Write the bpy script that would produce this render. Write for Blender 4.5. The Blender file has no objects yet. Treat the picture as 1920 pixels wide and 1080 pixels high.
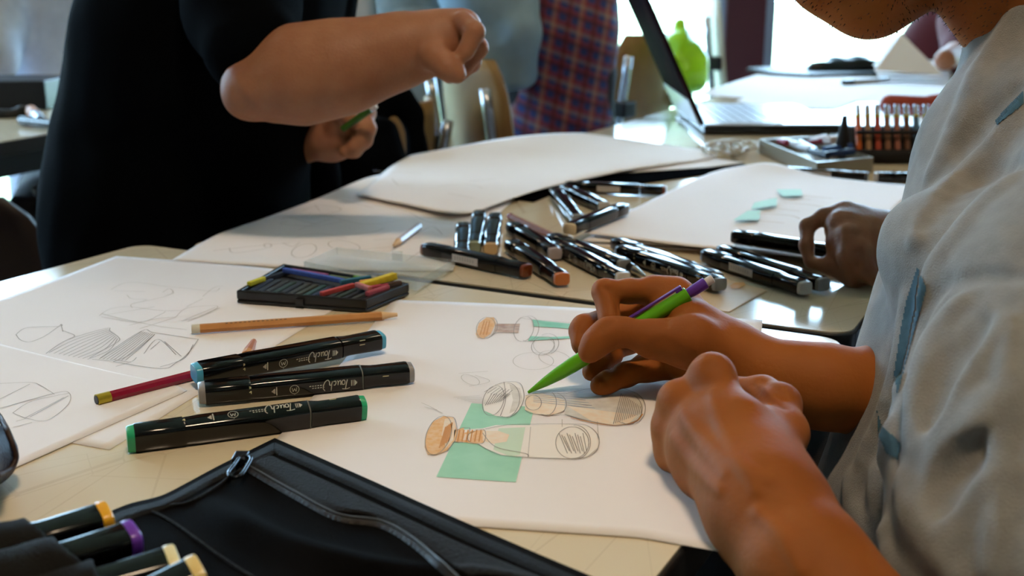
import bpy, math, random
import numpy as np
from mathutils import Vector, Matrix
random.seed(4)
C = bpy.context.scene.collection
# ------------------------------------------------------------------ camera
F = 2180.0                       # focal length in pixels of the 1920 px wide frame
PITCH = math.atan(580.0 / F)
T = 0.74                         # table top height
CZ = T + 0.27
cp, sp = math.cos(PITCH), math.sin(PITCH)
cam_d = bpy.data.cameras.new('camera'); cam = bpy.data.objects.new('camera', cam_d); C.objects.link(cam)
cam.location = (0, 0, CZ); cam.rotation_euler = (math.pi / 2 - PITCH, 0, 0)
cam_d.sensor_width = 36; cam_d.lens = 36 * F / 1920; cam_d.clip_start = 0.05; cam_d.clip_end = 200
cam_d.dof.use_dof = True; cam_d.dof.focus_distance = 0.78; cam_d.dof.aperture_fstop = 8.5
bpy.context.scene.camera = cam
vs = bpy.context.scene.view_settings
vs.view_transform = 'Standard'; vs.look = 'None'; vs.gamma = 1; vs.use_curve_mapping = False
vs.exposure = -0.64
bpy.context.scene.cycles.max_bounces = 8
bpy.context.scene.cycles.use_denoising = True
# ------------------------------------------------------------------ world and lamps
w = bpy.data.worlds.new('world'); bpy.context.scene.world = w; w.use_nodes = True
wn = w.node_tree.nodes; wl = w.node_tree.links
bg = wn['Background']; bg.inputs['Strength'].default_value = 33
bg.inputs['Color'].default_value = (0.47, 0.71, 1.0, 1)


def area_lamp(name, loc, rot, size, size_y, energy, color, spread=math.pi):
    l = bpy.data.lights.new(name, 'AREA'); l.shape = 'RECTANGLE'; l.size = size; l.size_y = size_y
    l.energy = energy; l.color = color; l.spread = spread
    o = bpy.data.objects.new(name, l); C.objects.link(o); o.location = loc; o.rotation_euler = rot
    return o


LAMPS = [((0.15, 0.05, 2.86), 44), ((0.6, 2.3, 2.86), 10), ((-2.4, 2.3, 2.86), 12), ((-1.0, 3.9, 2.86), 16), ((3.4, 2.2, 2.86), 12)]  # first lights the table; the rest are unseen lamps added to brighten the room
for lp, en in LAMPS:
    area_lamp('ceiling_and_fill_light', lp, (0, 0, 0.2), 0.36, 0.16, en, (1.0, 0.76, 0.52))


sun_d = bpy.data.lights.new('sun', 'SUN'); sun = bpy.data.objects.new('sun', sun_d); C.objects.link(sun)
sun_d.energy = 9; sun_d.angle = 0.01; sun_d.color = (1.0, 0.97, 0.9); sun.rotation_euler = (math.radians(38), 0, math.radians(15))   # behind the building, on the lawn


# ------------------------------------------------------------------ helpers
def ray(px, py):
    v = (540.0 - py) / F
    return Vector(((px - 960.0) / F, cp + v * sp, -sp + v * cp))


def PD(px, py, d):
    return Vector((0, 0, CZ)) + ray(px, py) * d


def PZ(px, py, z=T):
    r = ray(px, py)
    return Vector((0, 0, CZ)) + r * ((z - CZ) / r.z)


UD = ray(2125, -40); UD.z = 0; UD.normalize()          # along the row of tables
VD = Vector((-UD.y, UD.x, 0))                          # to the left across the tables


def srgb(r, g=None, b=None):
    if g is None:
        h = r.lstrip('#'); r, g, b = (int(h[i:i + 2], 16) for i in (0, 2, 4))
    f = lambda c: (c / 255 / 12.92) if c / 255 <= 0.04045 else ((c / 255 + 0.055) / 1.055) ** 2.4
    return (f(r), f(g), f(b), 1)


def mat(name, col, rough=0.5, metal=0.0, spec=0.5, noise=None, nscale=40, bump=0.0, bscale=200, sss=0.0, coat=0.0,
        trans=0.0, alpha=1.0, weave=False, ior=1.45, emit=None, estr=0.0, sheen=0.0):
    m = bpy.data.materials.new(name); m.use_nodes = True
    nt = m.node_tree; n = nt.nodes; l = nt.links; b = n['Principled BSDF']
    if isinstance(col, str): col = srgb(col)
    b.inputs['Base Color'].default_value = col
    b.inputs['Roughness'].default_value = rough; b.inputs['Metallic'].default_value = metal
    b.inputs['Specular IOR Level'].default_value = spec; b.inputs['IOR'].default_value = ior
    b.inputs['Coat Weight'].default_value = coat; b.inputs['Coat Roughness'].default_value = 0.08
    b.inputs['Transmission Weight'].default_value = trans; b.inputs['Alpha'].default_value = alpha
    b.inputs['Sheen Weight'].default_value = sheen
    if sss:
        b.inputs['Subsurface Weight'].default_value = sss
        b.inputs['Subsurface Radius'].default_value = (1.0, 0.35, 0.18); b.inputs['Subsurface Scale'].default_value = 0.006
    if emit:
        b.inputs['Emission Color'].default_value = emit; b.inputs['Emission Strength'].default_value = estr
    tc = n.new('ShaderNodeTexCoord')
    if noise:
        if isinstance(noise, str): noise = srgb(noise)
        t = n.new('ShaderNodeTexNoise'); t.inputs['Scale'].default_value = nscale; t.inputs['Detail'].default_value = 5
        mx = n.new('ShaderNodeMix'); mx.data_type = 'RGBA'
        mx.inputs['A'].default_value = col; mx.inputs['B'].default_value = noise
        r = n.new('ShaderNodeMapRange'); r.inputs['From Min'].default_value = 0.35; r.inputs['From Max'].default_value = 0.65
        l.new(tc.outputs['Object'], t.inputs['Vector']); l.new(t.outputs['Fac'], r.inputs['Value'])
        l.new(r.outputs['Result'], mx.inputs['Factor']); l.new(mx.outputs['Result'], b.inputs['Base Color'])
    if bump:
        if weave:
            t = n.new('ShaderNodeTexWave'); t.inputs['Scale'].default_value = bscale; t.bands_direction = 'DIAGONAL'
        else:
            t = n.new('ShaderNodeTexNoise'); t.inputs['Scale'].default_value = bscale; t.inputs['Detail'].default_value = 4
        bp = n.new('ShaderNodeBump'); bp.inputs['Strength'].default_value = bump; bp.inputs['Distance'].default_value = 0.002
        l.new(tc.outputs['Object'], t.inputs['Vector']); l.new(t.outputs['Fac'], bp.inputs['Height'])
        l.new(bp.outputs['Normal'], b.inputs['Normal'])
    return m


def link_mesh(name, verts, faces, m, parent=None, smooth=True, loc=None):
    me = bpy.data.meshes.new(name)
    if isinstance(verts, np.ndarray):
        me.from_pydata(verts.tolist(), [], faces.tolist() if isinstance(faces, np.ndarray) else faces)
    else:
        me.from_pydata([tuple(v) for v in verts], [], faces)
    me.update()
    if smooth: me.shade_smooth()
    o = bpy.data.objects.new(name, me); C.objects.link(o)
    if isinstance(m, (list, tuple)):
        for q in m: me.materials.append(q)
    elif m: me.materials.append(m)
    if parent: o.parent = parent
    if loc is not None: o.location = loc
    return o


def tag(o, label=None, cat=None, group=None, kind=None):
    if label: o['label'] = label
    if cat: o['category'] = cat
    if group: o['group'] = group
    if kind: o['kind'] = kind
    return o


def empty(name, label, cat, loc=(0, 0, 0), group=None, mw=None):
    o = bpy.data.objects.new(name, None); C.objects.link(o); o.empty_display_size = 0.02
    if mw is not None: o.matrix_world = mw
    else: o.location = loc
    return tag(o, label, cat, group)


class MB:
    def __init__(s): s.v = []; s.f = []

    def add(s, v, f):
        k = len(s.v); s.v += [tuple(x) for x in v]; s.f += [[i + k for i in q] for q in f]; return s

    def box(s, lo, hi, mtx=None):
        x0, y0, z0 = lo; x1, y1, z1 = hi
        v = [Vector(p) for p in ((x0, y0, z0), (x1, y0, z0), (x1, y1, z0), (x0, y1, z0), (x0, y0, z1), (x1, y0, z1), (x1, y1, z1), (x0, y1, z1))]
        if mtx: v = [mtx @ p for p in v]
        return s.add(v, [[3, 2, 1, 0], [4, 5, 6, 7], [0, 1, 5, 4], [1, 2, 6, 5], [2, 3, 7, 6], [3, 0, 4, 7]])

    def prism(s, pts, z0, z1):
        n = len(pts)
        v = [(p[0], p[1], z0) for p in pts] + [(p[0], p[1], z1) for p in pts]
        a = sum(pts[i][0] * pts[(i + 1) % n][1] - pts[(i + 1) % n][0] * pts[i][1] for i in range(n))
        f = [list(range(n))[::-1], list(range(n, 2 * n))] + [[i, (i + 1) % n, n + (i + 1) % n, n + i] for i in range(n)]
        if a < 0: f = [q[::-1] for q in f]
        return s.add(v, f)

    def tube(s, pts, r, n=10, caps=True):
        pts = [Vector(p) for p in pts]
        rs = r if isinstance(r, (list, tuple)) else [r] * len(pts)
        v = []; up = None
        for i, p in enumerate(pts):
            t = (pts[min(i + 1, len(pts) - 1)] - pts[max(i - 1, 0)]).normalized()
            if up is None:
                up = Vector((0, 0, 1)) if abs(t.z) < 0.9 else Vector((1, 0, 0))
            a = t.cross(up).normalized(); b = a.cross(t).normalized(); up = b
            for k in range(n):
                th = 2 * math.pi * k / n
                v.append(p + (a * math.cos(th) + b * math.sin(th)) * rs[i])
        f = []
        for i in range(len(pts) - 1):
            for k in range(n):
                f.append([i * n + k, i * n + (k + 1) % n, (i + 1) * n + (k + 1) % n, (i + 1) * n + k])
        if caps:
            f.append(list(range(n))[::-1]); f.append([(len(pts) - 1) * n + k for k in range(n)])
        return s.add(v, f)

    def ribbon(s, pts, wd, nrm=Vector((0, 0, 1))):
        """flat stroke lying on a surface with normal nrm"""
        pts = [Vector(p) for p in pts]; v = []
        for i, p in enumerate(pts):
            t = (pts[min(i + 1, len(pts) - 1)] - pts[max(i - 1, 0)])
            if t.length < 1e-9: t = Vector((1, 0, 0))
            a = nrm.cross(t.normalized()).normalized() * (wd / 2)
            v += [p - a, p + a]
        return s.add(v, [[2 * i, 2 * i + 2, 2 * i + 3, 2 * i + 1] for i in range(len(pts) - 1)])

    def build(s, name, m, parent=None, smooth=False, loc=None):
        return link_mesh(name, s.v, s.f, m, parent, smooth, loc)


def bevel(o, wd=0.002, seg=3, ang=0.6):
    b = o.modifiers.new('bevel', 'BEVEL'); b.width = wd; b.segments = seg; b.limit_method = 'ANGLE'; b.angle_limit = ang
    for p in o.data.polygons: p.use_smooth = True
    wn_ = o.modifiers.new('wn', 'WEIGHTED_NORMAL'); wn_.keep_sharp = True
    return o


def smooth_line(pts, n=8):
    """Catmull-Rom through 2-D or 3-D points"""
    P = [np.array(p, float) for p in pts]
    if len(P) < 3: return [tuple(P[0] + (P[-1] - P[0]) * t / n) for t in range(n + 1)]
    out = []
    for i in range(len(P) - 1):
        p0 = P[max(i - 1, 0)]; p1 = P[i]; p2 = P[i + 1]; p3 = P[min(i + 2, len(P) - 1)]
        for k in range(n):
            t = k / n
            out.append(tuple(0.5 * ((2 * p1) + (-p0 + p2) * t + (2 * p0 - 5 * p1 + 4 * p2 - p3) * t * t + (-p0 + 3 * p1 - 3 * p2 + p3) * t ** 3)))
    out.append(tuple(P[-1])); return out


def resample(pts, n):
    P = np.array(pts, float); d = np.r_[0, np.cumsum(np.linalg.norm(np.diff(P, axis=0), axis=1))]
    t = np.linspace(0, d[-1], n)
    return np.stack([np.interp(t, d, P[:, k]) for k in range(P.shape[1])], 1)


def coons(name, top, right, bottom, left, z, m, parent=None, nu=40, nv=40, h=None, thick=0.0003, curved=True):
    """A sheet: four pixel polylines of its edges where they lie on the plane z; top/bottom run left to right, left/right run top to bottom"""
    def side(pl, n):
        wpts = [tuple(PZ(p[0], p[1], z + (p[2] if len(p) > 2 else 0))) for p in pl]
        if curved and len(wpts) > 2: wpts = smooth_line(wpts, 8)
        return resample(wpts, n)
    t = side(top, nu); b = side(bottom, nu); l = side(left, nv); r = side(right, nv)
    u = np.linspace(0, 1, nu)[None, :, None]; v = np.linspace(0, 1, nv)[:, None, None]
    S = (1 - v) * t[None] + v * b[None] + (1 - u) * l[:, None] + u * r[:, None] \
        - ((1 - u) * (1 - v) * t[0] + u * (1 - v) * t[-1] + (1 - u) * v * b[0] + u * v * b[-1])
    if h is not None:
        S[:, :, 2] += h(np.broadcast_to(u[:, :, 0], S.shape[:2]), np.broadcast_to(v[:, :, 0], S.shape[:2]), S)
    V = S.reshape(-1, 3)
    fc = []
    for j in range(nv - 1):
        for i in range(nu - 1):
            a = j * nu + i; fc.append([a, a + nu, a + nu + 1, a + 1])
    o = link_mesh(name, V, fc, m, parent)
    so = o.modifiers.new('thickness', 'SOLIDIFY'); so.thickness = thick; so.offset = -1
    return o, S


def strokes(name, lines, z, m, parent, wd=0.0005, smooth=True):
    mb = MB()
    for ln in lines:
        pl = smooth_line(ln, 6) if (smooth and len(ln) > 2) else ln
        mb.ribbon([PZ(p[0], p[1], z) for p in pl], wd)
    return mb.build(name, m, parent)


def patch(name, pts, z, m, parent):
    P = [PZ(x, y, z) for x, y in pts]
    a = sum(P[i].x * P[(i + 1) % len(P)].y - P[(i + 1) % len(P)].x * P[i].y for i in range(len(P)))
    return link_mesh(name, P, [list(range(len(P))) if a > 0 else list(range(len(P)))[::-1]], m, parent, False)


# ------------------------------------------------------------------ smooth solid bodies (sampled distance fields)
import openvdb


def cap_(a, b, ra, rb=None):
    a = np.array(a, np.float32); b = np.array(b, np.float32); rb = ra if rb is None else rb
    return ('c', a, b, float(ra), float(rb), (a + b) / 2, float(np.linalg.norm(a - b) / 2 + max(ra, rb)))


def ell_(c, r, rot=None):
    c = np.array(c, np.float32); r = np.array(r, np.float32)
    M = np.eye(3, dtype=np.float32) if rot is None else np.array(rot, np.float32)
    return ('e', c, r, M, None, c, float(r.max()))


def _prim(p, X):
    if p[0] == 'c':
        a, b, ra, rb = p[1:5]; ba = b - a; q = X - a
        h = np.clip(q @ ba / max(float(ba @ ba), 1e-12), 0, 1)
        return np.linalg.norm(q - h[:, None] * ba, axis=1) - (ra + (rb - ra) * h)
    q = (X - p[1]) @ p[3]
    k0 = np.linalg.norm(q / p[2], axis=1); k1 = np.linalg.norm(q / (p[2] ** 2), axis=1)
    return k0 * (k0 - 1) / np.maximum(k1, 1e-6)


def _smin(a, b, k):
    if k <= 0: return np.minimum(a, b)
    h = np.maximum(k - np.abs(a - b), 0) / k
    return np.minimum(a, b) - h * h * k * 0.25


def _eval(groups, X, cull=None):
    acc = np.full(len(X), 1.0, np.float32)
    for g in groups:
        d = None
        for p in g['p']:
            if cull is not None and np.linalg.norm(p[5] - cull[0]) > p[6] + cull[1] + 0.03: continue
            e = _prim(p, X)
            d = e if d is None else _smin(d, e, g.get('k', 0.01))
        if d is None: continue
        if g.get('cut'): acc = -_smin(-acc, d, g.get('kg', 0.004))
        else: acc = _smin(acc, d, g.get('kg', 0.004))
    return acc


def body(name, groups, vox, m, parent=None, disp=None, smooth_it=0):
    allp = [p for g in groups if not g.get('cut') for p in g['p']]
    lo = np.min([p[5] - p[6] for p in allp], axis=0) - 4 * vox; hi = np.max([p[5] + p[6] for p in allp], axis=0) + 4 * vox
    B = 20; bs = B * vox
    i0 = np.floor(lo / bs).astype(int); i1 = np.ceil(hi / bs).astype(int)
    G = np.stack(np.meshgrid(*[np.arange(a, b) for a, b in zip(i0, i1)], indexing='ij'), -1).reshape(-1, 3)
    ctr = ((G + 0.5) * bs).astype(np.float32)
    dc = np.concatenate([_eval(groups, ctr[i:i + 20000]) for i in range(0, len(ctr), 20000)])
    if disp is not None: mg = 0.02
    else: mg = 0.0
    half = bs * 0.87
    grid = openvdb.FloatGrid(1.0); grid.transform = openvdb.createLinearTransform(vox)
    ar = np.arange(B)
    loc = np.stack(np.meshgrid(ar, ar, ar, indexing='ij'), -1).reshape(-1, 3)
    for g_, c_, d_ in zip(G, ctr, dc):
        base = g_ * B
        if d_ > half * 1.4 + mg: continue
        if d_ < -(half * 1.4 + 0.02 + mg):
            grid.fill(tuple(int(q) for q in base), tuple(int(q) for q in base + B - 1), -1.0); continue
        X = ((loc + base) * vox).astype(np.float32)
        v = _eval(groups, X, (c_, half))
        if disp is not None: v = v - disp(X)
        grid.copyFromArray(np.ascontiguousarray(v.reshape(B, B, B).astype(np.float32)), ijk=tuple(int(q) for q in base))
    pts, quads = grid.convertToQuads(0.0)
    pts = np.asarray(pts); quads = np.asarray(quads).astype(int)
    # outward orientation
    a = pts[quads[:, 0]]; n_ = np.cross(pts[quads[:, 1]] - a, pts[quads[:, 2]] - a)
    if (a * n_).sum() < 0: quads = quads[:, ::-1]
    o = link_mesh(name, pts, quads, m, parent, True)
    if smooth_it:
        s = o.modifiers.new('relax', 'SMOOTH'); s.iterations = smooth_it; s.factor = 0.5
    return o


def vnoise(X, s, seed=0):
    """cheap smooth pseudo noise, about -1..1"""
    r = np.random.RandomState(seed); out = 0
    for k in range(5):
        d = r.normal(size=3); d /= np.linalg.norm(d)
        e = r.normal(size=3); e /= np.linalg.norm(e)
        out = out + np.sin(X @ (d * s * (0.7 + 0.25 * k)) + r.rand() * 6.28 + 1.3 * np.sin(X @ (e * s * 0.6) + r.rand() * 6.28))
    return (out / 3.2).astype(np.float32)
# ------------------------------------------------------------------ materials
M = dict(
    floor=mat('floor_vinyl', '#b9bec6', 0.16, noise='#aeb4be', nscale=3),
    wall=mat('wall_paint', '#7f7a70', 0.8, noise='#76716a', nscale=2),
    ceil=mat('ceiling_paint', '#8a857a', 0.9),
    steel_red=mat('dark_red_paint', '#3d1418', 0.4),
    alu=mat('window_aluminium', '#8d99a8', 0.4, metal=0.3),
    lawn=mat('lawn_grass', '#b9c79a', 0.9, noise='#a9bb86', nscale=0.6),
    table_dark=mat('table_black_edge', '#101012', 0.45),
    metal_black=mat('black_metal', '#0c0d10', 0.4),
    paper=mat('paper_white', '#e6e0e0', 0.75, noise='#e2dcdb', nscale=6, spec=0.25),
    paper2=mat('paper_cream', '#ece8e8', 0.75, noise='#e8e3e2', nscale=6, spec=0.25),
    pencil_line=mat('graphite', '#8b827a', 0.7),
    pencil_faint=mat('graphite_faint', '#bcb4ac', 0.7),
    pencil_soft=mat('graphite_soft', '#a79e95', 0.7),
    pblack=mat('marker_black_plastic', '#050506', 0.09, spec=0.55),
    capblack=mat('marker_cap_black', '#070708', 0.13, spec=0.5),
    print_=mat('marker_print_silver', '#b9b7ae', 0.4),
    seam=mat('marker_seam', '#6a6862', 0.4),
    sticker=mat('white_sticker', '#b8b2ae', 0.6),
    sticker_ink=mat('sticker_ink', '#67615f', 0.6),
    fabric=mat('case_black_canvas', '#0d0b09', 0.85, noise='#080706', nscale=30, bump=0.7, bscale=1300, spec=0.3, ior=1.12),
    fabric_dk=mat('case_binding', '#0c0b0a', 0.8, bump=0.8, bscale=900, spec=0.3),
    velcro=mat('case_velcro', '#060505', 0.95, noise='#0e0b0a', nscale=500, bump=1.0, bscale=600),
    zip_=mat('case_zip_tape', '#1a130e', 0.6, bump=0.7, bscale=400),
    zipmetal=mat('zip_puller', '#20262f', 0.25, metal=0.7),
)


def table_mat():
    m = mat('table_laminate', '#d6c8ae', 0.20, spec=0.5)
    nt = m.node_tree; n = nt.nodes; l = nt.links; b = n['Principled BSDF']
    tc = n.new('ShaderNodeTexCoord'); mp = n.new('ShaderNodeMapping'); mp.inputs['Scale'].default_value = (6, 6, 1)
    l.new(tc.outputs['Object'], mp.inputs['Vector'])
    base = srgb('#d6c8ae'); fac = None
    cur = None
    for i, (sc, rot, th) in enumerate([(1.5, 0.35, 0.004), (2.3, 1.25, 0.003), (1.1, 2.2, 0.004)]):
        mpp = n.new('ShaderNodeMapping'); mpp.inputs['Rotation'].default_value = (0, 0, rot); mpp.inputs['Scale'].default_value = (sc * 2.2, sc * 6, 1)
        mpp.inputs['Location'].default_value = (i * 3.3, i * 1.7, 0)
        l.new(tc.outputs['Object'], mpp.inputs['Vector'])
        v = n.new('ShaderNodeTexVoronoi'); v.feature = 'DISTANCE_TO_EDGE'; v.inputs['Scale'].default_value = 1.6
        l.new(mpp.outputs['Vector'], v.inputs['Vector'])
        c = n.new('ShaderNodeMath'); c.operation = 'LESS_THAN'; c.inputs[1].default_value = th
        l.new(v.outputs['Distance'], c.inputs[0])
        if cur is None: cur = c.outputs[0]
        else:
            a = n.new('ShaderNodeMath'); a.operation = 'MAXIMUM'; l.new(cur, a.inputs[0]); l.new(c.outputs[0], a.inputs[1]); cur = a.outputs[0]
    nz = n.new('ShaderNodeTexNoise'); nz.inputs['Scale'].default_value = 9; l.new(tc.outputs['Object'], nz.inputs['Vector'])
    mu = n.new('ShaderNodeMath'); mu.operation = 'MULTIPLY'; l.new(cur, mu.inputs[0]); l.new(nz.outputs['Fac'], mu.inputs[1])
    mx = n.new('ShaderNodeMix'); mx.data_type = 'RGBA'; mx.inputs['A'].default_value = base; mx.inputs['B'].default_value = srgb('#bcab92')
    l.new(mu.outputs[0], mx.inputs['Factor'])
    nz2 = n.new('ShaderNodeTexNoise'); nz2.inputs['Scale'].default_value = 5; nz2.inputs['Detail'].default_value = 6; l.new(tc.outputs['Object'], nz2.inputs['Vector'])
    mx2 = n.new('ShaderNodeMix'); mx2.data_type = 'RGBA'; mx2.inputs['B'].default_value = srgb('#c3b499')
    rr = n.new('ShaderNodeMapRange'); rr.inputs['From Min'].default_value = 0.5; rr.inputs['From Max'].default_value = 0.8; rr.inputs['To Max'].default_value = 0.5
    l.new(nz2.outputs['Fac'], rr.inputs['Value']); l.new(rr.outputs['Result'], mx2.inputs['Factor'])
    l.new(mx.outputs['Result'], mx2.inputs['A']); l.new(mx2.outputs['Result'], b.inputs['Base Color'])
    r2 = n.new('ShaderNodeMapRange'); r2.inputs['To Min'].default_value = 0.06; r2.inputs['To Max'].default_value = 0.17
    l.new(nz2.outputs['Fac'], r2.inputs['Value']); l.new(r2.outputs['Result'], b.inputs['Roughness'])
    return m


M['table'] = table_mat()
M['folder'] = mat('matt_black_gap_shade', '#040405', 0.95, spec=0.05, ior=1.05)


def struct(name, lo, hi, m, parent=None):
    o = MB().box(lo, hi).build(name, m, parent)
    if parent is None: o['kind'] = 'structure'
    return o


# ------------------------------------------------------------------ the room
M['pane'] = mat('window_glass', '#f4fbfa', 0.0, spec=0.3, ior=1.1)
_nt = M['pane'].node_tree
_n = _nt.nodes; _tr = _n.new('ShaderNodeBsdfTransparent'); _mx = _n.new('ShaderNodeMixShader'); _fr = _n.new('ShaderNodeFresnel'); _fr.inputs['IOR'].default_value = 1.3
_gl = _n.new('ShaderNodeBsdfGlossy'); _gl.inputs['Roughness'].default_value = 0.02
_tr.inputs['Color'].default_value = (0.96, 0.99, 0.97, 1)
_nt.links.new(_fr.outputs[0], _mx.inputs[0]); _nt.links.new(_tr.outputs[0], _mx.inputs[1]); _nt.links.new(_gl.outputs[0], _mx.inputs[2])
_nt.links.new(_mx.outputs[0], _n['Material Output'].inputs['Surface'])
X0, X1, Y0, Y1, HC = -3.4, 4.6, -2.4, 4.6, 2.9
struct('floor', (X0, Y0, -0.1), (X1, Y1, 0), M['floor'])
struct('ceiling', (X0, Y0, HC), (X1, Y1, HC + 0.1), M['ceil'])
struct('wall_left', (X0 - 0.1, Y0, 0), (X0, 2.3, HC), M['wall'])
struct('wall_left_sill', (X0 - 0.1, 2.3, 0), (X0, Y1, 0.85), M['wall'])
struct('wall_left_head', (X0 - 0.1, 2.3, 2.5), (X0, Y1, HC), M['wall'])
for k in range(2):
    ya, yb = 2.32 + k * 1.14, 3.44 + k * 1.14
    f = MB(); f.box((X0 - .07, ya, .85), (X0 - .03, ya + .05, 2.5)).box((X0 - .07, yb - .05, .85), (X0 - .03, yb, 2.5)).box((X0 - .07, ya, .85), (X0 - .03, yb, .9)).box((X0 - .07, ya, 2.45), (X0 - .03, yb, 2.5))
    wo = f.build('window_%d' % (k + 7), M['alu']); wo['kind'] = 'structure'
    MB().box((X0 - .052, ya + .05, .9), (X0 - .046, yb - .05, 2.45)).build('glass_pane', M['pane'], wo)
struct('wall_right', (X1, Y0, 0), (X1 + 0.1, Y1, HC), M['wall'])
struct('wall_front', (X0, Y0 - 0.1, 0), (X1, Y0, HC), M['wall'])
struct('wall_back', (X0, Y1, 2.22), (X1, Y1 + 0.12, HC), M['wall'])
struct('lawn', (-40, Y1 + 0.15, -0.3), (40, 60, -0.12), M['lawn'])
COLX = [-3.3, -1.52, -0.46, 0.90, 1.99, 3.0, 4.5]
for k, cx in enumerate(COLX):
    red = k in (3, 4)
    wd = 0.075 if red else 0.06
    struct('trim_%d' % (k + 1), (cx - wd, Y1 - 0.02, 0), (cx + wd, Y1 + 0.1, 2.22), M['steel_red'] if k > 1 else M['metal_black'])
for k in range(len(COLX) - 1):
    a, b = COLX[k] + 0.075, COLX[k + 1] - 0.075
    f = MB(); fw = 0.045; yy0, yy1 = Y1 + 0.02, Y1 + 0.07
    f.box((a, yy0, 0.02), (a + fw, yy1, 2.2)).box((b - fw, yy0, 0.02), (b, yy1, 2.2))
    f.box((a, yy0, 2.15), (b, yy1, 2.2)).box((a, yy0, 0.02), (b, yy1, 0.08))
    wo = f.build('window_%d' % (k + 1), M['alu']); wo['kind'] = 'structure'
    g = MB().box((a + fw, Y1 + 0.04, 0.08), (b - fw, Y1 + 0.046, 2.15)).build('glass_pane', M['pane'], wo)


# ------------------------------------------------------------------ tables
def frame_mw(origin, xd):
    xd = Vector(xd); xd.z = 0; xd.normalize(); yd = Vector((-xd.y, xd.x, 0))
    m = Matrix.Identity(4)
    for i in range(3): m[i][0] = xd[i]; m[i][1] = yd[i]; m[i][2] = (0, 0, 1)[i]; m[i][3] = origin[i]
    return m


def rrect(x0, y0, x1, y1, r, n=6):
    pts = []
    for cx, cy, a in ((x1 - r, y1 - r, 0), (x0 + r, y1 - r, 90), (x0 + r, y0 + r, 180), (x1 - r, y0 + r, 270)):
        for k in range(n + 1):
            t = math.radians(a + 90 * k / n); pts.append((cx + r * math.cos(t), cy + r * math.sin(t)))
    return pts


def table(label, origin, xd, L, W, group=None, z=T, tm=None):
    """origin = corner on the floor, x along xd (length L), y to its left (width W)"""
    mw = frame_mw((origin[0], origin[1], 0), xd)
    t = empty('table', label, 'table', group=group, mw=mw)
    o = MB().prism(rrect(0, 0, L, W, 0.022), z - 0.026, z - 0.0012).build('edge_band', M['table_dark'], t); bevel(o, 0.002, 2)
    MB().prism(rrect(0.0025, 0.0025, L - 0.0025, W - 0.0025, 0.02), z - 0.0012, z).build('table_top', tm or M['table'], t)
    MB().box((0.06, 0.06, z - 0.075), (L - 0.06, 0.085, z - 0.026)).box((0.06, W - 0.085, z - 0.075), (L - 0.06, W - 0.06, z - 0.026)) \
        .box((0.06, 0.085, z - 0.075), (0.085, W - 0.085, z - 0.026)).box((L - 0.085, 0.085, z - 0.075), (L - 0.06, W - 0.085, z - 0.026)).build('frame_rail', M['metal_black'], t)
    for x in (0.05, L - 0.09):
        for y in (0.05, W - 0.09):
            MB().box((x, y, 0.0), (x + 0.04, y + 0.04, z - 0.026)).build('leg', M['metal_black'], t)
    return t


gR = PZ(1592, 636)
gL = gR + VD * 0.735
GAP = 0.010
tg = 'grey-cream tables pushed end to end'
# the near table: x axis runs back towards the viewer (-UD), its left is then the photo's right, so start at the left corner
table('cream laminate table in front with the boy drawing at its corner', gL - UD * 0.0, -UD, 1.45, 0.735, tg)
table('cream laminate table past the dark gap, strewn with black markers', gR + UD * GAP, UD, 1.30, 0.685, tg)
table('farthest cream table of the row, under the open laptop and black folder', gR + UD * (GAP + 1.31), UD, 1.5, 0.685, tg)
# ------------------------------------------------------------------ sheets of paper
ZA, ZB, ZS, ZC, ZD = T + 0.0005, T + 0.0011, T + 0.0010, T + 0.0012, T + 0.004
lineA = lambda x: 613 - 0.625 * (x - 573)
sa, _ = coons('paper_sheet', [(218, 480), (420, 494), (600, 514), (699, 534)], [(699, 534), (573, 613), (205, 843)],
              [(-500, 690), (-100, 765), (133, 830), (205, 843)], [(218, 480), (0, 562), (-500, 690)], ZA, M['paper'], curved=False)
tag(sa, 'big white sheet with sheared block sketches left of the pastel tray', 'paper')
L_ = []
L_ += [[(30, 627), (52, 614), (112, 612), (114, 608), (118, 622)], [(30, 627), (38, 637), (56, 641), (84, 630), (114, 609)], [(118, 620), (140, 629), (128, 636)]]
L_ += [[(86, 663), (120, 640), (160, 626), (203, 615), (206, 620), (222, 632), (222, 640), (196, 655), (168, 671)]]
for q in range(9):
    L_.append([(92 + q * 9, 661 + q * 1.6), (140 + q * 8, 637 + q * 2.5), (203 + q * 2.2, 617 + q * 2.2)])
L_ += [[(173, 674), (206, 676), (216, 673)], [(212, 678), (245, 664), (290, 627)], [(188, 671), (265, 621), (290, 624), (372, 636)], [(212, 678), (302, 691), (330, 680), (352, 663), (372, 636)], [(216, 675), (245, 678), (256, 670)], [(217, 687), (246, 679)]]
for q in range(8):
    L_.append([(186 + q * 7, 673 + q * 0.4), (225 + q * 6, 649), (266 + q * 3.4, 621 + q * 0.8)])
L_ += [[(270, 663), (296, 636), (330, 665)], [(282, 655), (300, 640)], [(308, 640), (340, 668)], [(300, 688), (345, 672), (362, 646)]]
strokes('pencil_sketch', L_, ZA + 0.0003, M['pencil_line'], sa, 0.00055)
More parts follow.
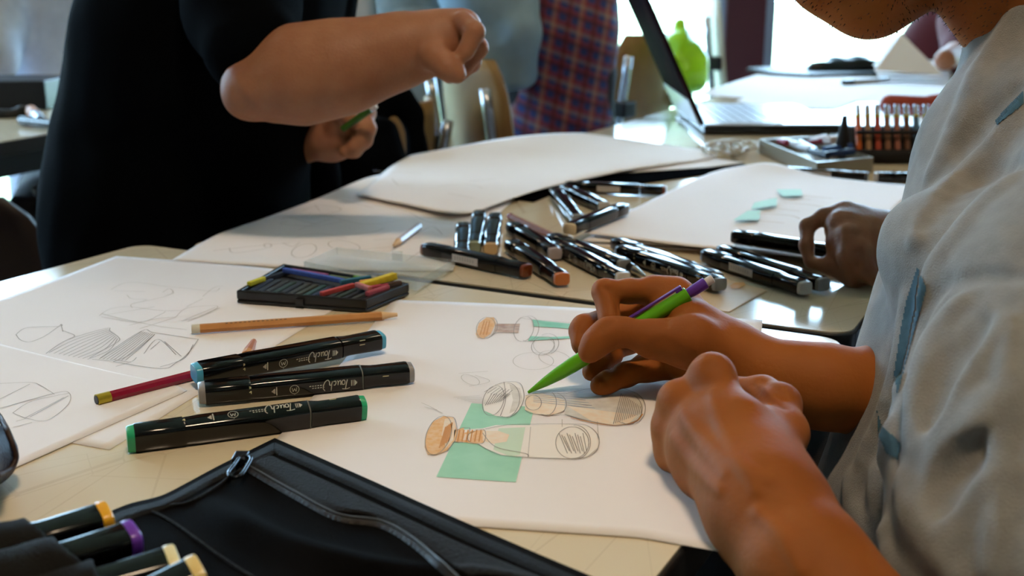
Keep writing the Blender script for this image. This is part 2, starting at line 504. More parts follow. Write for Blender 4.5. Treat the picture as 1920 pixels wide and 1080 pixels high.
L_ = [[(208, 543), (232, 531), (262, 530), (310, 537), (345, 540), (400, 546), (412, 540)], [(238, 553), (247, 560), (275, 562), (247, 570), (248, 577)], [(247, 570), (312, 555), (325, 545)],
      [(186, 592), (205, 580), (240, 575), (300, 582), (340, 582)], [(190, 594), (260, 604), (300, 590), (310, 584)], [(330, 594), (352, 577), (408, 574), (380, 592), (340, 602)],
      [(242, 610), (290, 598), (330, 594)], [(380, 556), (400, 540), (418, 536)], [(215, 545), (272, 547)], [(200, 590), (290, 575)], [(345, 600), (404, 576)], [(352, 603), (412, 577)], [(305, 548), (318, 541), (325, 550), (308, 553)],
      [(190, 588), (240, 600), (300, 612), (350, 618)], [(262, 616), (330, 595)], [(380, 560), (350, 575)]]
strokes('faint_pencil_sketch', L_, ZA + 0.0003, M['pencil_faint'], sa, 0.0006)

sb, _ = coons('paper_sheet', [(-420, 560), (0, 645), (90, 668), (210, 697), (330, 722)], [(330, 722), (352, 732), (38, 872), (-60, 915)],
              [(-700, 800), (-60, 915)], [(-420, 560), (-700, 800)], ZB, M['paper'], curved=False)
tag(sb, 'white sheet with a faint slanted box sketch, under the blue pouch', 'paper')
L_ = [[(-60, 722), (0, 719), (56, 717), (75, 722), (102, 739)], [(0, 748), (56, 720)], [(-40, 780), (0, 766), (102, 737), (130, 737), (127, 759), (88, 788), (50, 784), (24, 774)], [(24, 774), (60, 752), (130, 737)], [(48, 783), (120, 745)], [(56, 782), (128, 742)],
      [(25, 801), (60, 792)], [(30, 790), (48, 785)], [(0, 765), (100, 738)]]
strokes('pencil_sketch', L_, ZB + 0.0003, M['pencil_soft'], sb, 0.0005)

ss, _ = coons('paper_sheet', [(737, 562), (900, 568), (1110, 578), (1430, 600)], [(1430, 600), (1405, 850), (1362, 1036)],
              [(430, 962), (870, 985), (1200, 1007), (1362, 1036)], [(737, 562), (640, 681), (527, 813), (470, 885), (430, 962)], ZS, M['paper'], curved=False)
tag(ss, 'white sheet with coloured bottle sketches that the boy draws on', 'paper')
M['mint'] = mat('mint_marker_ink', '#9ed0b4', 0.7, noise='#94c9ac', nscale=60)
M['orange_ink'] = mat('orange_pencil_ink', '#dda669', 0.7, noise='#e3bd90', nscale=300)
M['pale_orange'] = mat('pale_orange_ink', '#e6cbae', 0.7, noise='#e5d5c0', nscale=200)
M['brown_ink'] = mat('brown_pencil_ink', '#b08d7c', 0.7, noise='#cdb3a2', nscale=200)
M['teal_ink'] = mat('teal_marker_ink', '#78c0a4', 0.7, noise='#8fcab1', nscale=100)
M['greywash'] = mat('grey_marker_wash', '#c9c0b4', 0.7, noise='#d6cdc2', nscale=150)
M['bluewash'] = mat('blue_grey_wash', '#b4b4b8', 0.7, noise='#c8c4c4', nscale=150)
M['white_ink'] = mat('paper_left_white', '#e6ded6', 0.75)
z1 = ZS + 0.00025
patch('marker_swatch', [(884, 756), (1002, 763), (967, 904), (818, 894)], z1, M['mint'], ss)
z2 = z1 + 0.00012
# lower bottle (orange stopper) laid over the mint swatch
patch('sketch_body', [(858, 806), (905, 803), (930, 797), (1000, 797), (1075, 795), (1105, 800), (1120, 815), (1120, 840), (1100, 857), (1060, 860), (990, 857), (940, 853), (905, 838), (892, 829), (858, 830)], z2, M['white_ink'], ss)
patch('marker_swatch', [(935, 803), (985, 801), (975, 853), (955, 855), (925, 843)], z2 + .00008, mat('pale_mint_ink', '#c3d5bd', 0.7), ss)
patch('marker_swatch', [(905, 808), (935, 808), (955, 815), (950, 828), (925, 832), (905, 826)], z2 + .00016, M['pale_orange'], ss)
patch('orange_stopper', [(796, 838), (800, 812), (812, 790), (832, 780), (850, 783), (856, 805), (852, 825), (838, 845), (818, 853), (802, 852)], z2 + .00004, M['orange_ink'], ss)
patch('orange_stopper', [(852, 806), (870, 802), (868, 812), (884, 808), (908, 806), (908, 830), (888, 832), (866, 828), (850, 828)], z2 + .00008, M['orange_ink'], ss)
patch('orange_stopper', [(872, 814), (888, 812), (884, 826), (868, 825)], z2 + .00012, M['pale_orange'], ss)
patch('orange_stopper', [(834, 785), (850, 784), (855, 806), (850, 825), (836, 840), (828, 815)], z2 + .00008, M['pale_orange'], ss)
# middle bottle
patch('grey_stopper', [(904, 752), (910, 735), (925, 722), (945, 716), (968, 716), (980, 728), (982, 748), (972, 770), (955, 782), (930, 780), (908, 770)], z2, M['white_ink'], ss)
patch('grey_stopper', [(955, 720), (975, 728), (980, 750), (968, 770), (955, 775), (962, 750)], z2 + .00004, M['greywash'], ss)
patch('bottle_sketch', [(1055, 738), (1100, 728), (1150, 728), (1190, 735), (1208, 750), (1204, 775), (1185, 793), (1160, 797), (1110, 792), (1060, 778)], z2, M['greywash'], ss)
patch('bottle_sketch', [(1062, 760), (1130, 770), (1195, 778), (1180, 793), (1150, 797), (1110, 790)], z2 + .00004, M['pale_orange'], ss)
patch('bottle_sketch', [(986, 742), (1005, 738), (1060, 738), (1058, 770), (1030, 780), (1000, 775), (984, 768)], z2 + .00004, M['pale_orange'], ss)
patch('bottle_sketch', [(1000, 733), (1060, 728), (1150, 729), (1120, 742), (1060, 750)], z2 + .00008, M['bluewash'], ss)
# upper bottle
patch('orange_stopper', [(892, 626), (898, 606), (912, 595), (926, 595), (930, 606), (920, 626), (908, 634), (896, 633)], z2, M['orange_ink'], ss)
patch('brown_neck', [(930, 607), (975, 607), (972, 624), (926, 622)], z2, M['brown_ink'], ss)
patch('teal_bottle_sketch', [(998, 599), (1040, 604), (1082, 608), (1082, 618), (1040, 614), (1000, 612)], z2, M['teal_ink'], ss)
patch('teal_bottle_sketch', [(994, 630), (1030, 632), (1075, 630), (1075, 634), (1020, 637), (990, 639)], z2, M['teal_ink'], ss)


def ring(cx, cy, rx, ry, rot=0, a0=0, a1=360, n=28):
    r = math.radians(rot); o = []
    for k in range(n + 1):
        t = math.radians(a0 + (a1 - a0) * k / n); x, y = rx * math.cos(t), ry * math.sin(t)
        o.append((cx + x * math.cos(r) - y * math.sin(r), cy + x * math.sin(r) + y * math.cos(r)))
    return o


z3 = z2 + 0.0003
L_ = [ring(925, 751, 19, 29, 20), ring(950, 750, 24, 32, 10, -100, 100), [(928, 722), (950, 716), (974, 718), (982, 735), (981, 752), (972, 770), (956, 782), (932, 781)], [(945, 716), (948, 750), (938, 780)], ring(1000, 755, 15, 14), [(985, 742), (1010, 737), (1058, 738)], [(984, 768), (1000, 776), (1060, 778)],
      ring(1040, 757, 22, 20, 10, -90, 90), ring(1025, 756, 18, 23, 10, -70, 110), [(1060, 738), (1110, 728), (1160, 727), (1196, 738)], ring(1182, 766, 28, 30, 15, -80, 110), ring(1176, 767, 28, 28, 15, -80, 110), [(1058, 776), (1110, 790), (1160, 797), (1195, 788)],
      ring(822, 816, 22, 38, 22), [(838, 780), (852, 784), (857, 806), (853, 826), (838, 846)], [(856, 808), (866, 802), (880, 802), (880, 810)], [(852, 829), (868, 829)], [(890, 806), (908, 806), (910, 822), (902, 832), (880, 828), (878, 815), (890, 808)],
      [(910, 804), (960, 796), (1070, 795), (1103, 799), (1122, 818), (1120, 842), (1098, 858), (1060, 861), (990, 858), (935, 852), (896, 832)], ring(1073, 830, 31, 30), ring(1078, 829, 29, 32, 0, -95, 95), [(905, 812), (930, 838), (985, 850), (990, 857)],
      ring(911, 615, 17, 21, 25), ring(916, 613, 16, 20, 25, -90, 90), [(930, 607), (976, 608)], [(926, 624), (970, 625)], ring(982, 617, 18, 24, 20), ring(990, 616, 20, 24, 15, -110, 100), [(975, 596), (998, 599), (1080, 606)], [(985, 640), (1060, 634)], ring(1018, 648, 22, 17, -20), ring(1026, 645, 22, 19, -20, -100, 90)]
for q in range(10): L_.append([(1048 + q * 5, 812 + (q % 3) * 3), (1064 + q * 4, 850 - (q % 2) * 4)])
for q in range(7): L_.append([(908 + q * 6, 735 + q * 2), (925 + q * 6, 725 + q), ])
for q in range(8): L_.append([(910 + q * 4, 760 - q), (922 + q * 5, 738)])
for q in range(14): L_.append([(1150 + q * 4, 795 - q * 1.5), (1165 + q * 3, 738 + q * 2)])
strokes('pencil_outline', L_, z3, M['pencil_line'], ss, 0.00045)
L_ = [ring(1000, 677, 38, 16, 0), ring(1040, 672, 30, 14, 10), ring(882, 712, 18, 8, 20), [(890, 703), (916, 712), (912, 718), (880, 724)], [(790, 755), (806, 762), (830, 775)], [(796, 763), (820, 768)], [(860, 700), (915, 696)], ring(1020, 648, 20, 15, 10),
      [(1054, 786), (1054, 800)], [(1120, 790), (1122, 820)], [(995, 800), (990, 856)]]
for q in range(6): L_.append([(850 + q * 7, 745 + q * 2), (900 + q * 4, 742 + q * 3)])
strokes('faint_pencil_outline', L_, z3, M['pencil_faint'], ss, 0.0005)
L_ = [[(824 + q * 4, 840 - q * 3), (836 + q * 3, 800 - q * 2)] for q in range(5)] + [[(862 + q * 8, 806), (858 + q * 8, 828)] for q in range(6)] + [[(900 + q * 6, 628), (908 + q * 5, 602)] for q in range(3)] + [[(1070, 783), (1120, 794), (1160, 797), (1192, 790), (1205, 776)]]
strokes('orange_pencil_shading', L_, z3, mat('orange_dark_pencil', '#c98a48', 0.7), ss, 0.0009)
L_ = [[(1000, 735 + q * 3), (1040, 733 + q * 4), (1080 + q * 6, 735 + q * 5)] for q in range(7)] + [[(930, 612 + 3 * q), (974, 612 + 3 * q)] for q in range(3)]
strokes('blue_pencil_shading', L_, z3, mat('blue_grey_pencil', '#9aa0ac', 0.7), ss, 0.0006)
# pencil dots left on the table top
# sheet C (far side, sketches of round shapes)
def hC(u, v, S):
    return 0.012 * np.exp(-((u - 0.0) / 0.10) ** 2) * 0 + 0.004 * np.sin(u * 3.1) * (1 - v)
sc_, SC = coons('paper_sheet', [(600, 371), (700, 330), (790, 330), (965, 372)], [(965, 372), (880, 455), (848, 508)], [(322, 487), (590, 506), (848, 512)],
                [(600, 371), (505, 405), (447, 425), (400, 443), (322, 487)], ZC, M['paper2'])
tag(sc_, 'sheet with round pencil sketches under the reaching forearm', 'paper')
zc = ZC + 0.0004
L_ = [[(566, 395), (600, 385), (640, 392), (610, 402), (575, 400)], [(528, 410), (545, 408), (600, 421), (640, 415)], ring(570, 470, 24, 12, -15), ring(645, 461, 30, 9, 8), [(530, 455), (548, 462), (562, 455)], ring(502, 460, 7, 4), [(400, 470), (470, 462), (545, 455)],
      [(640, 442), (700, 435), (720, 428)], [(555, 443), (600, 438), (650, 446)], [(540, 415), (528, 420), (600, 425)], [(700, 385), (760, 395), (800, 415), (850, 420)], [(640, 375), (700, 390)], [(780, 440), (810, 425), (830, 440)], [(640, 480), (680, 492)], [(790, 470), (760, 490)], [(430, 465), (440, 474), (500, 466)], [(700, 450), (790, 445)]]
strokes('pencil_sketch', L_, zc + 0.004, M['pencil_soft'], sc_, 0.0008)
L_ = [[(560, 430), (620, 410)], [(600, 400), (680, 420), (760, 412)], [(660, 470), (740, 462)], [(600, 396), (590, 384)], [(480, 440), (560, 446), (640, 448)]]
strokes('faint_pencil_sketch', L_, zc + 0.004, M['pencil_faint'], sc_, 0.0009)
# sheet D lies over C and overhangs the table's far-left edge
def hD(u, v, S):
    return 0.001 + 0.004 * np.sin(np.clip(u, 0, 1) * math.pi) * v ** 2 * 0.6 + 0.012 * (1 - v) * np.sin(u * math.pi)
sd, _ = coons('paper_sheet', [(770, 292), (880, 282), (1000, 266), (1092, 250)], [(1092, 250), (1220, 268), (1345, 292), (1200, 318), (1040, 345)],
              [(668, 366), (760, 387), (870, 406), (965, 372), (1040, 345)], [(770, 292), (735, 312), (700, 340), (668, 366)], ZD, M['paper2'], h=hD)
tag(sd, 'large curling cream sheet at the table edge behind the reaching hand', 'paper')
L_ = [[(735, 335), (748, 347), (775, 345)], [(820, 350), (870, 345), (905, 352)], [(880, 340), (930, 335)], [(700, 320), (790, 325)], [(840, 362), (890, 372)]]
strokes('faint_pencil_sketch', L_, ZD + 0.0085, M['pencil_faint'], sd, 0.001)
sd2, _ = coons('paper_sheet', [(1070, 270), (1260, 285), (1335, 297), (1405, 306)], [(1395, 304), (1380, 307), (1330, 313)], [(1050, 336), (1170, 324), (1330, 313)], [(1070, 270), (1040, 300), (1050, 336)], T + 0.003, M['paper2'], curved=False)
tag(sd2, 'pale sheet sticking out beneath the large curling cream sheet', 'paper')
# black slab painting the shadow gap beneath the lifted sheet
fo = MB().prism([tuple(PZ(x, y, T)[:2]) for x, y in ((958, 374), (1000, 380), (1060, 356), (1200, 346), (1330, 328), (1402, 313), (1380, 302), (1000, 335))], T + 0.0002, T + 0.0022).build('folder', M['folder'])
tag(fo, 'thin black slab painting the shadow gap under the curling cream sheets', 'folder')

# the pad of layout paper on the far table (with mint dashes)
for k, (dz, sh, lab) in enumerate([(0.002, 0, 'lowest bare sheet of the pad beside the piled markers'), (0.006, 4, 'middle sheet of the pad beside the piled markers')]):
    o, _ = coons('paper_sheet', [(1290, 345 - sh), (1500, 330), (1740, 350)], [(1740, 350), (1640, 480 - sh)], [(1085 + sh * 2, 458 - sh * 2), (1310, 482 - sh * 2), (1520, 505 - sh), (1640, 512 - sh)], [(1290, 345 - sh), (1085 + sh * 2, 458 - sh * 2)], T + dz - 0.0012, M['paper2'], curved=False, thick=0.0012)
    tag(o, lab, 'paper', 'sheets of the layout pad')
def hF(u, v, S):
    return 0.006 * np.exp(-((u - 0.12) / 0.2) ** 2) * (1 - v) ** 2 * 2.0
sf, _ = coons('paper_sheet', [(1395, 322), (1470, 322), (1580, 335), (1720, 350)], [(1720, 350), (1650, 420), (1600, 500)], [(1094, 436), (1300, 462), (1440, 474), (1600, 500)], [(1395, 322), (1340, 330), (1260, 360), (1094, 436)], T + 0.0095, M['paper'], h=hF)
tag(sf, 'top sheet of the pad with mint green marker dashes', 'paper')
zf = T + 0.0105
for pts in ([(1455, 355), (1502, 355), (1505, 366), (1468, 368)], [(1414, 380), (1457, 370), (1456, 385), (1408, 392)], [(1402, 395), (1426, 394), (1424, 411), (1374, 413)]):
    patch('marker_swatch', pts, zf + 0.003, mat('soft_mint_ink', '#a9d6c6', 0.7), sf)
L_ = [[(1470, 380), (1520, 384), (1560, 392)], [(1430, 388), (1500, 396)], [(1420, 400), (1480, 404), (1500, 410)], [(1440, 372), (1520, 374)], [(1400, 412), (1470, 418)], [(1500, 366), (1560, 372)]]
strokes('pencil_sketch', L_, zf + 0.0032, mat('brown_pencil', '#b7a392', 0.7), sf, 0.002)
# tan sheet painting the shaded table top between window reflections
o, _ = coons('paper_sheet', [(1145, 530), (1310, 508), (1440, 545)], [(1440, 545), (1368, 585)], [(1190, 568), (1368, 585)], [(1145, 530), (1190, 568)], T + 0.0006, mat('tan_table_shade', '#d8bd9c', 0.6, noise='#d3b793', nscale=30), curved=False)
tag(o, 'small tan sheet painting the table shade under the two short-labelled markers', 'paper')
patch('orange_stain', [(1368, 535), (1378, 530), (1395, 529), (1398, 534), (1386, 541), (1372, 541)], T + 0.0012, mat('orange_stain', '#d8a05c', 0.6), o)

# ------------------------------------------------------------------ markers
def loft(stations, m, name, parent, n=24, ex=4.0, close=True, smooth=True):
    """stations: (x, half_y, half_z[, zc]) along local x; superellipse section"""
    V = []; Fc = []
    for s in stations:
        x, a, b = s[:3]; zc_ = s[3] if len(s) > 3 else 0
        for k in range(n):
            t = 2 * math.pi * k / n; c, s_ = math.cos(t), math.sin(t)
            V.append((x, a * math.copysign(abs(c) ** (2 / ex), c), zc_ + b * math.copysign(abs(s_) ** (2 / ex), s_)))
    for i in range(len(stations) - 1):
        for k in range(n): Fc.append([i * n + k, i * n + (k + 1) % n, (i + 1) * n + (k + 1) % n, (i + 1) * n + k])
    if close:
        Fc.append(list(range(n))[::-1]); Fc.append([(len(stations) - 1) * n + k for k in range(n)])
    o = link_mesh(name, V, Fc, m, parent, smooth)
    if smooth:
        e = o.modifiers.new('edges', 'EDGE_SPLIT'); e.split_angle = math.radians(38)
    return o


HW, HH, ML = 0.0085, 0.0070, 0.152
TOUCH = [  # the word on the barrel, unit letters about 1 high
    [(0.0, 0.95), (0.35, 1.05), (0.75, 1.0)], [(0.42, 1.02), (0.33, 0.5), (0.22, 0.05)],
    [(0.62, 0.55), (0.5, 0.5), (0.45, 0.25), (0.55, 0.08), (0.72, 0.15), (0.75, 0.42), (0.62, 0.55), (0.8, 0.5)],
    [(0.9, 0.55), (0.86, 0.25), (0.92, 0.1), (1.08, 0.2), (1.16, 0.55), (1.14, 0.2), (1.22, 0.08)],
    [(1.58, 0.5), (1.45, 0.52), (1.35, 0.3), (1.4, 0.1), (1.6, 0.15)],
    [(1.7, 0.1), (1.8, 0.6), (1.85, 1.1), (1.76, 0.3), (1.86, 0.5), (1.98, 0.45), (1.98, 0.15)],
    [(1.98, 0.15), (2.15, -0.08), (2.45, 0.15), (2.62, 0.7), (2.45, 1.05)]]


def face_lines(mb, lines, ox, oz, sc, wd, side=-1, flip=False, hw=HW):
    """strokes on the long flat face (local y = side*hw); flip turns the writing upside down"""
    for ln in lines:
        pl = smooth_line(ln, 5) if len(ln) > 2 else ln
        pts = []
        for x, y in pl:
            a, b = x * sc, y * sc
            if flip: a, b = -a, -b
            pts.append(Vector((ox + a * (1 if side < 0 else -1), side * (hw + 0.00012), oz + b)))
        mb.ribbon(pts, wd, Vector((0, side, 0)))


def marker(p1, p2, ends, label, z=0.0, roll=0.0, sticker=None, prints=False, seam=False, z2=None, fix=True, mini=False, group='black twin markers', small=False, scale=1.0):
    """p1,p2: pixels of the two end centres; z: height of the axis above the table (0 = lying)"""
    za = T + 0.0012 + HH * scale + z; zb = za if z2 is None else T + 0.0012 + HH * scale + z2
    a = PZ(p1[0], p1[1], za); b = PZ(p2[0], p2[1], zb)
    Lr = (b - a).length
    mid = (a + b) / 2; xd = (b - a).normalized()
    print('marker', label[:40], 'len %.3f' % Lr)
    if fix:
        # keep the true length around the nearer end
        pass
    yd = Vector((0, 0, 1)).cross(xd).normalized(); zd = xd.cross(yd)
    mw = Matrix.Identity(4)
    for i in range(3): mw[i][0] = xd[i]; mw[i][1] = yd[i]; mw[i][2] = zd[i]; mw[i][3] = mid[i]
    mw = mw @ Matrix.Rotation(roll, 4, 'X') @ Matrix.Translation((-Lr / 2, 0, 0))
    t = empty('marker_pen', label, 'marker pen', group=group, mw=mw)
    k = Lr / ML; s = scale
    x = lambda v: v * k
    e1, e2 = ends
    loft([(0, HW * .80 * s, HH * .78 * s), (x(.0006), HW * .86 * s, HH * .85 * s), (x(.0045), HW * .92 * s, HH * .9 * s)], e1, 'end_plug', t)
    loft([(x(.0045), HW * .93 * s, HH * .93 * s), (x(.0055), HW * .97 * s, HH * .96 * s), (x(.034), HW * 1.0 * s, HH * 1.0 * s), (x(.0355), HW * .93 * s, HH * .93 * s)], M['capblack'], 'cap', t)
    loft([(x(.0345), HW * .95 * s, HH * .92 * s), (x(.044), HW * 1.0 * s, HH * 1.0 * s), (x(.112), HW * 1.0 * s, HH * 1.0 * s), (x(.1135), HW * .97 * s, HH * .97 * s)], M['pblack'], 'barrel', t)
    loft([(x(.1145), HW * .96 * s, HH * .96 * s), (x(.121), HW * .86 * s, HH * .88 * s), (x(.127), HW * .86 * s, HH * .88 * s), (x(.1465), HW * .93 * s, HH * .93 * s), (x(.148), HW * .9 * s, HH * .9 * s)], M['capblack'], 'cap', t)
    loft([(x(.148), HW * .87 * s, HH * .87 * s), (x(.1515), HW * .83 * s, HH * .82 * s), (x(.152), HW * .76 * s, HH * .75 * s)], e2, 'end_plug', t)
    if seam:
        loft([(x(.1133), HW * 1.012, HH * 1.012), (x(.1139), HW * 1.012, HH * 1.012)], M['seam'], 'seam_ring', t)
    if prints:
        mb = MB(); side = -1
        face_lines(mb, TOUCH, x(.104), 0.0035, 0.0068, 0.0006, side, True)
        c = x(.1085)
        face_lines(mb, [[(0, 0.5), (0, -0.5)], [(0.25, 0.5), (0.25, -0.5)], [(0.5, .5), (0.5, -.5)], [(.6, .4), (.6, -.4)], [(.72, .28), (.72, -.28)], [(.85, .15), (.85, -.15)]], c - .003, 0.0003, 0.0042, 0.0005, side)
        c = x(.055)
        rg = [[(math.cos(q * .524), math.sin(q * .524)) for q in range(13)], [(-.5, -.4), (-.3, .5), (0, -.2), (.3, .5), (.5, -.4)], [(0, 1.2), (0, 1.35)]]
        face_lines(mb, rg, x(.065), -0.0003, 0.003, 0.00035, side, True)
        face_lines(mb, [[(-.9, 0), (-.7, 0)], [(-.7, .2), (-.7, -.2)], [(-.5, .35), (-.5, -.35)], [(-.35, .5), (-.35, -.5)], [(-.2, .6), (-.2, -.6)], [(.2, 1), (.2, -1)]], x(.052), -0.0003, 0.003, 0.0007, side)
        for q in range(2):
            face_lines(mb, [[(i * 1.1, 0), (i * 1.1 + .7, 0.1)] for i in range(6 - q)], x(.086), 0.0008 - q * .0016, 0.0016, 0.0006, side, True)
        mb.build('printed_logo', M['print_'], t)
        mb = MB()
        face_lines(mb, [[(0, 0), (1, 0)], [(0, .8), (1, .8)]] if not small else [[(0, 0), (1, 0)]], x(.128), 0.0025, 0.0042, 0.0006, side, hw=HW * .93)
        face_lines(mb, [[(0, 0), (.35, .3), (.35, -.3)], [(0, 1), (.4, 1.1)], [(0, 1.4), (.4, 1.3)]], x(.034), 0.0005, 0.003, 0.0006, side, hw=HW * .99)
        mb.build('printed_mark', mat('cap_print_gold', '#cfc49a', 0.35), t)
    if sticker:
        sx, sl, sd_ = sticker
        mb = MB().box((x(sx), sd_ * (HW + .0001) - .0001, -0.0036), (x(sx) + sl, sd_ * (HW + .0001) + .0001, 0.0036))
        st = mb.build('barcode_sticker', M['sticker'], t)
        mb = MB()
        for q in range(8):
            xx = x(sx) + sl * (0.12 + 0.1 * q)
            mb.ribbon([Vector((xx, sd_ * (HW + .0004), -.0012)), Vector((xx, sd_ * (HW + .0004), .0022))], 0.0006, Vector((0, sd_, 0)))
        mb.build('barcode', M['sticker_ink'], st)
    return t


def plug(name, c): return mat('plug_' + name, c, 0.3, spec=0.5)


P = dict(blue=plug('blue', '#4ba3c6'), grey=plug('grey', '#8d8a8b'), green=plug('green', '#2aa978'), brown=plug('brown', '#6b3417'), orange=plug('orange_brown', '#b5652f'),
         pinkgrey=plug('pink_grey', '#a59ba0'), paleg=plug('pale_green', '#8d9b88'), beige=plug('beige', '#c3a57c'), dk=plug('dark', '#2a2a2e'), lgrey=plug('light_grey', '#b4b1ac'), mgrey=plug('mid_grey', '#7c7f82'),
         cream=plug('cream', '#d8c3a0'), yellow=plug('yellow', '#e3a51c'), purple=plug('purple', '#6a34a8'), paley=plug('pale_yellow', '#e2d8a8'), peach=plug('sand', '#dcc07c'))
marker((363, 701), (717, 636), (P['blue'], P['blue']), 'black marker with sky blue ends lying across the red pencil', z=0.003, prints=True, seam=False, roll=0.12)
marker((372, 737), (774, 697), (P['grey'], P['grey']), 'black marker with grey ends between the blue-ended and green-ended ones', prints=True, seam=True, small=True, roll=0.1)
marker((238, 824), (685, 764), (P['green'], P['green']), 'black marker with green ends, nearest of the three by the case', prints=True, seam=True, small=True, roll=-1.25)
marker((797, 466), (990, 508), (P['brown'], P['brown']), 'black marker with dark brown end and barcode sticker beside the plastic lid', sticker=(.052, .034, -1), roll=0.0)
marker((958, 459), (1055, 524), (P['dk'], P['orange']), 'black marker with an orange-brown end pointing at the drawing sheet')
marker((960, 425), (1042, 476), (P['dk'], P['pinkgrey']), 'black marker with pinkish grey end lying just behind the orange-brown one')
marker((1035, 447), (1172, 498), (P['dk'], P['mgrey']), 'shiny marker lying behind the one whose tip meets the drawing hand')
marker((1043, 460), (1170, 523), (P['dk'], P['lgrey']), 'black marker whose pale end meets the drawing hand index finger', prints=True)
marker((869, 425), (866, 478), (P['dk'], P['dk']), 'black marker end-on behind the brown one, leftmost of the upright trio', fix=True)
marker((900, 402), (888, 464), (P['dk'], P['paleg']), 'marker end-on with a grey-green end, middle of the upright trio')
marker((929, 407), (920, 467), (P['dk'], P['beige']), 'marker end-on with a beige end, right one of the upright trio')
marker((1060, 349), (1249, 357), (P['dk'], P['brown']), 'black marker with white sticker at the edge of the black folder', sticker=(.05, .03, -1))
marker((1040, 360), (1084, 412), (P['dk'], P['mgrey']), 'shiny marker pointing down at the crossed blue-black one')
marker((1058, 354), (1134, 388), (P['dk'], P['lgrey']), 'shiny marker next to the stickered one behind the crossed pair')
marker((1170, 390), (1066, 430), (P['mgrey'], P['cream']), 'blue-sheened marker with a cream end lying crosswise on the others', z=0.010)
marker((1155, 456), (1346, 524), (P['dk'], P['mgrey']), 'black marker behind the one the green pencil points over')
marker((1163, 470), (1352, 534), (P['dk'], P['mgrey']), 'black marker with white print just behind the green pencil top', z=0.001, prints=True)
marker((1323, 478), (1512, 541), (P['dk'], P['lgrey']), 'black marker with barcode sticker and pale grey end on the far table', sticker=(.05, .034, -1))
marker((1352, 470), (1546, 534), (P['dk'], P['mgrey']), 'black marker with darker grey end beside the barcoded one')
marker((1376, 443), (1560, 471), (P['dk'], P['dk']), 'black marker held by the hand reaching in on the right', z=0.012)
marker((1438, 319), (1628, 331), (P['dk'], P['dk']), 'black marker with pale sticker in front of the metal tin', sticker=(.06, .035, -1))
marker((1640, 331), (1800, 335), (P['lgrey'], P['dk']), 'black marker half hidden by the boy shirt near the tin')
marker((1175, 490), (1208, 522), (P['dk'], P['lgrey']), 'dark pen with metal tip among the markers by the fingers', fix=True) if False else None
# ------------------------------------------------------------------ people
M['skin'] = mat('skin_warm', '#985620', 0.65, noise='#874a1b', nscale=16, bump=0.15, bscale=260, sss=0.2, spec=0.22)
M['skin2'] = mat('skin_pink', '#a06d50', 0.5, noise='#925f44', nscale=28, bump=0.25, bscale=380, sss=0.25, spec=0.35)
M['skin_nail'] = mat('fingernail', '#c9a08c', 0.25, spec=0.5)
M['hair'] = mat('dark_brown_hair', '#2a1b12', 0.5, bump=0.8, bscale=300)
M['shirt'] = mat('grey_tshirt', '#86837f', 0.85, noise='#7c7a77', nscale=90, bump=0.4, bscale=1100, sheen=0.2)
M['navy'] = mat('black_cardigan', '#040507', 0.9, noise='#05070a', nscale=14, bump=0.4, bscale=500, spec=0.12, ior=1.15)
M['trousers'] = mat('dark_trousers', '#0d0e12', 0.85, bump=0.3, bscale=600)


def K(px, py, d, r=None):
    """a joint: pixel, depth, radius in pixels -> (position, radius in metres)"""
    return (np.array(PD(px, py, d), np.float32), (r or 0) * d / F)


def chain(js):
    out = []
    for a, b in zip(js[:-1], js[1:]): out.append(cap_(a[0], b[0], a[1], b[1]))
    return out


# ---------------- the boy who draws
boy = empty('person', 'boy in a grey t-shirt leaning over the table and drawing with a green pencil', 'person', tuple(Vector((PZ(1900, 900, T).x + 0.12, 0.72, 0))))
boy.location = (0.42, 0.72, 0)
G = []
# right forearm and drawing hand
wr = K(1392, 684, .765, 45)
G.append(dict(p=chain([K(1800, 745, .80, 104), K(1660, 742, .77, 84), K(1540, 724, .75, 69), K(1450, 704, .755, 53), wr]), k=.02, kg=.0))
# palm: back of the hand, thumb ball, heel
G.append(dict(p=chain([wr, K(1335, 634, .785, 42), K(1264, 562, .80, 35), K(1228, 546, .805, 24)]) + chain([wr, K(1305, 630, .80, 44), K(1225, 590, .825, 28)])
              + chain([K(1370, 660, .77, 48), K(1300, 668, .785, 44), K(1243, 668, .80, 30)]) + chain([K(1360, 660, .755, 43), K(1300, 640, .752, 42), K(1225, 638, .757, 27)]) + chain([K(1372, 652, .765, 40), K(1300, 606, .775, 34), K(1250, 590, .785, 28)]), k=.012, kg=.014))
# thumb
G.append(dict(p=chain([K(1290, 645, .752, 42), K(1222, 634, .756, 29), K(1170, 622, .758, 23.5), K(1140, 624, .757, 25), K(1118, 643, .757, 23), K(1104, 661, .757, 20)]), k=.008, kg=.010))
# index finger over the pencil
G.append(dict(p=chain([K(1262, 556, .80, 33), K(1225, 546, .80, 25), K(1180, 546, .795, 21), K(1134, 547, .79, 22)]) + chain([K(1134, 547, .79, 22), K(1139, 574, .784, 18), K(1143, 598, .778, 18), K(1145, 616, .775, 16)]), k=.006, kg=.006))
# middle, ring, little finger
G.append(dict(p=chain([K(1235, 570, .825, 30), K(1160, 590, .825, 22), K(1095, 612, .80, 21), K(1089, 622, .797, 20)]) + chain([K(1089, 622, .797, 20), K(1092, 645, .79, 18), K(1105, 668, .79, 16)]), k=.005, kg=.0025))
G.append(dict(p=chain([K(1235, 610, .835, 28), K(1180, 640, .83, 22), K(1130, 668, .812, 20)]) + chain([K(1150, 668, .812, 18), K(1122, 685, .797, 18), K(1109, 697, .79, 18)]), k=.005, kg=.002))
G.append(dict(p=chain([K(1262, 680, .80, 34), K(1215, 688, .797, 26), K(1172, 703, .785, 21), K(1140, 716, .777, 19), K(1124, 723, .774, 18)]), k=.006, kg=.003))
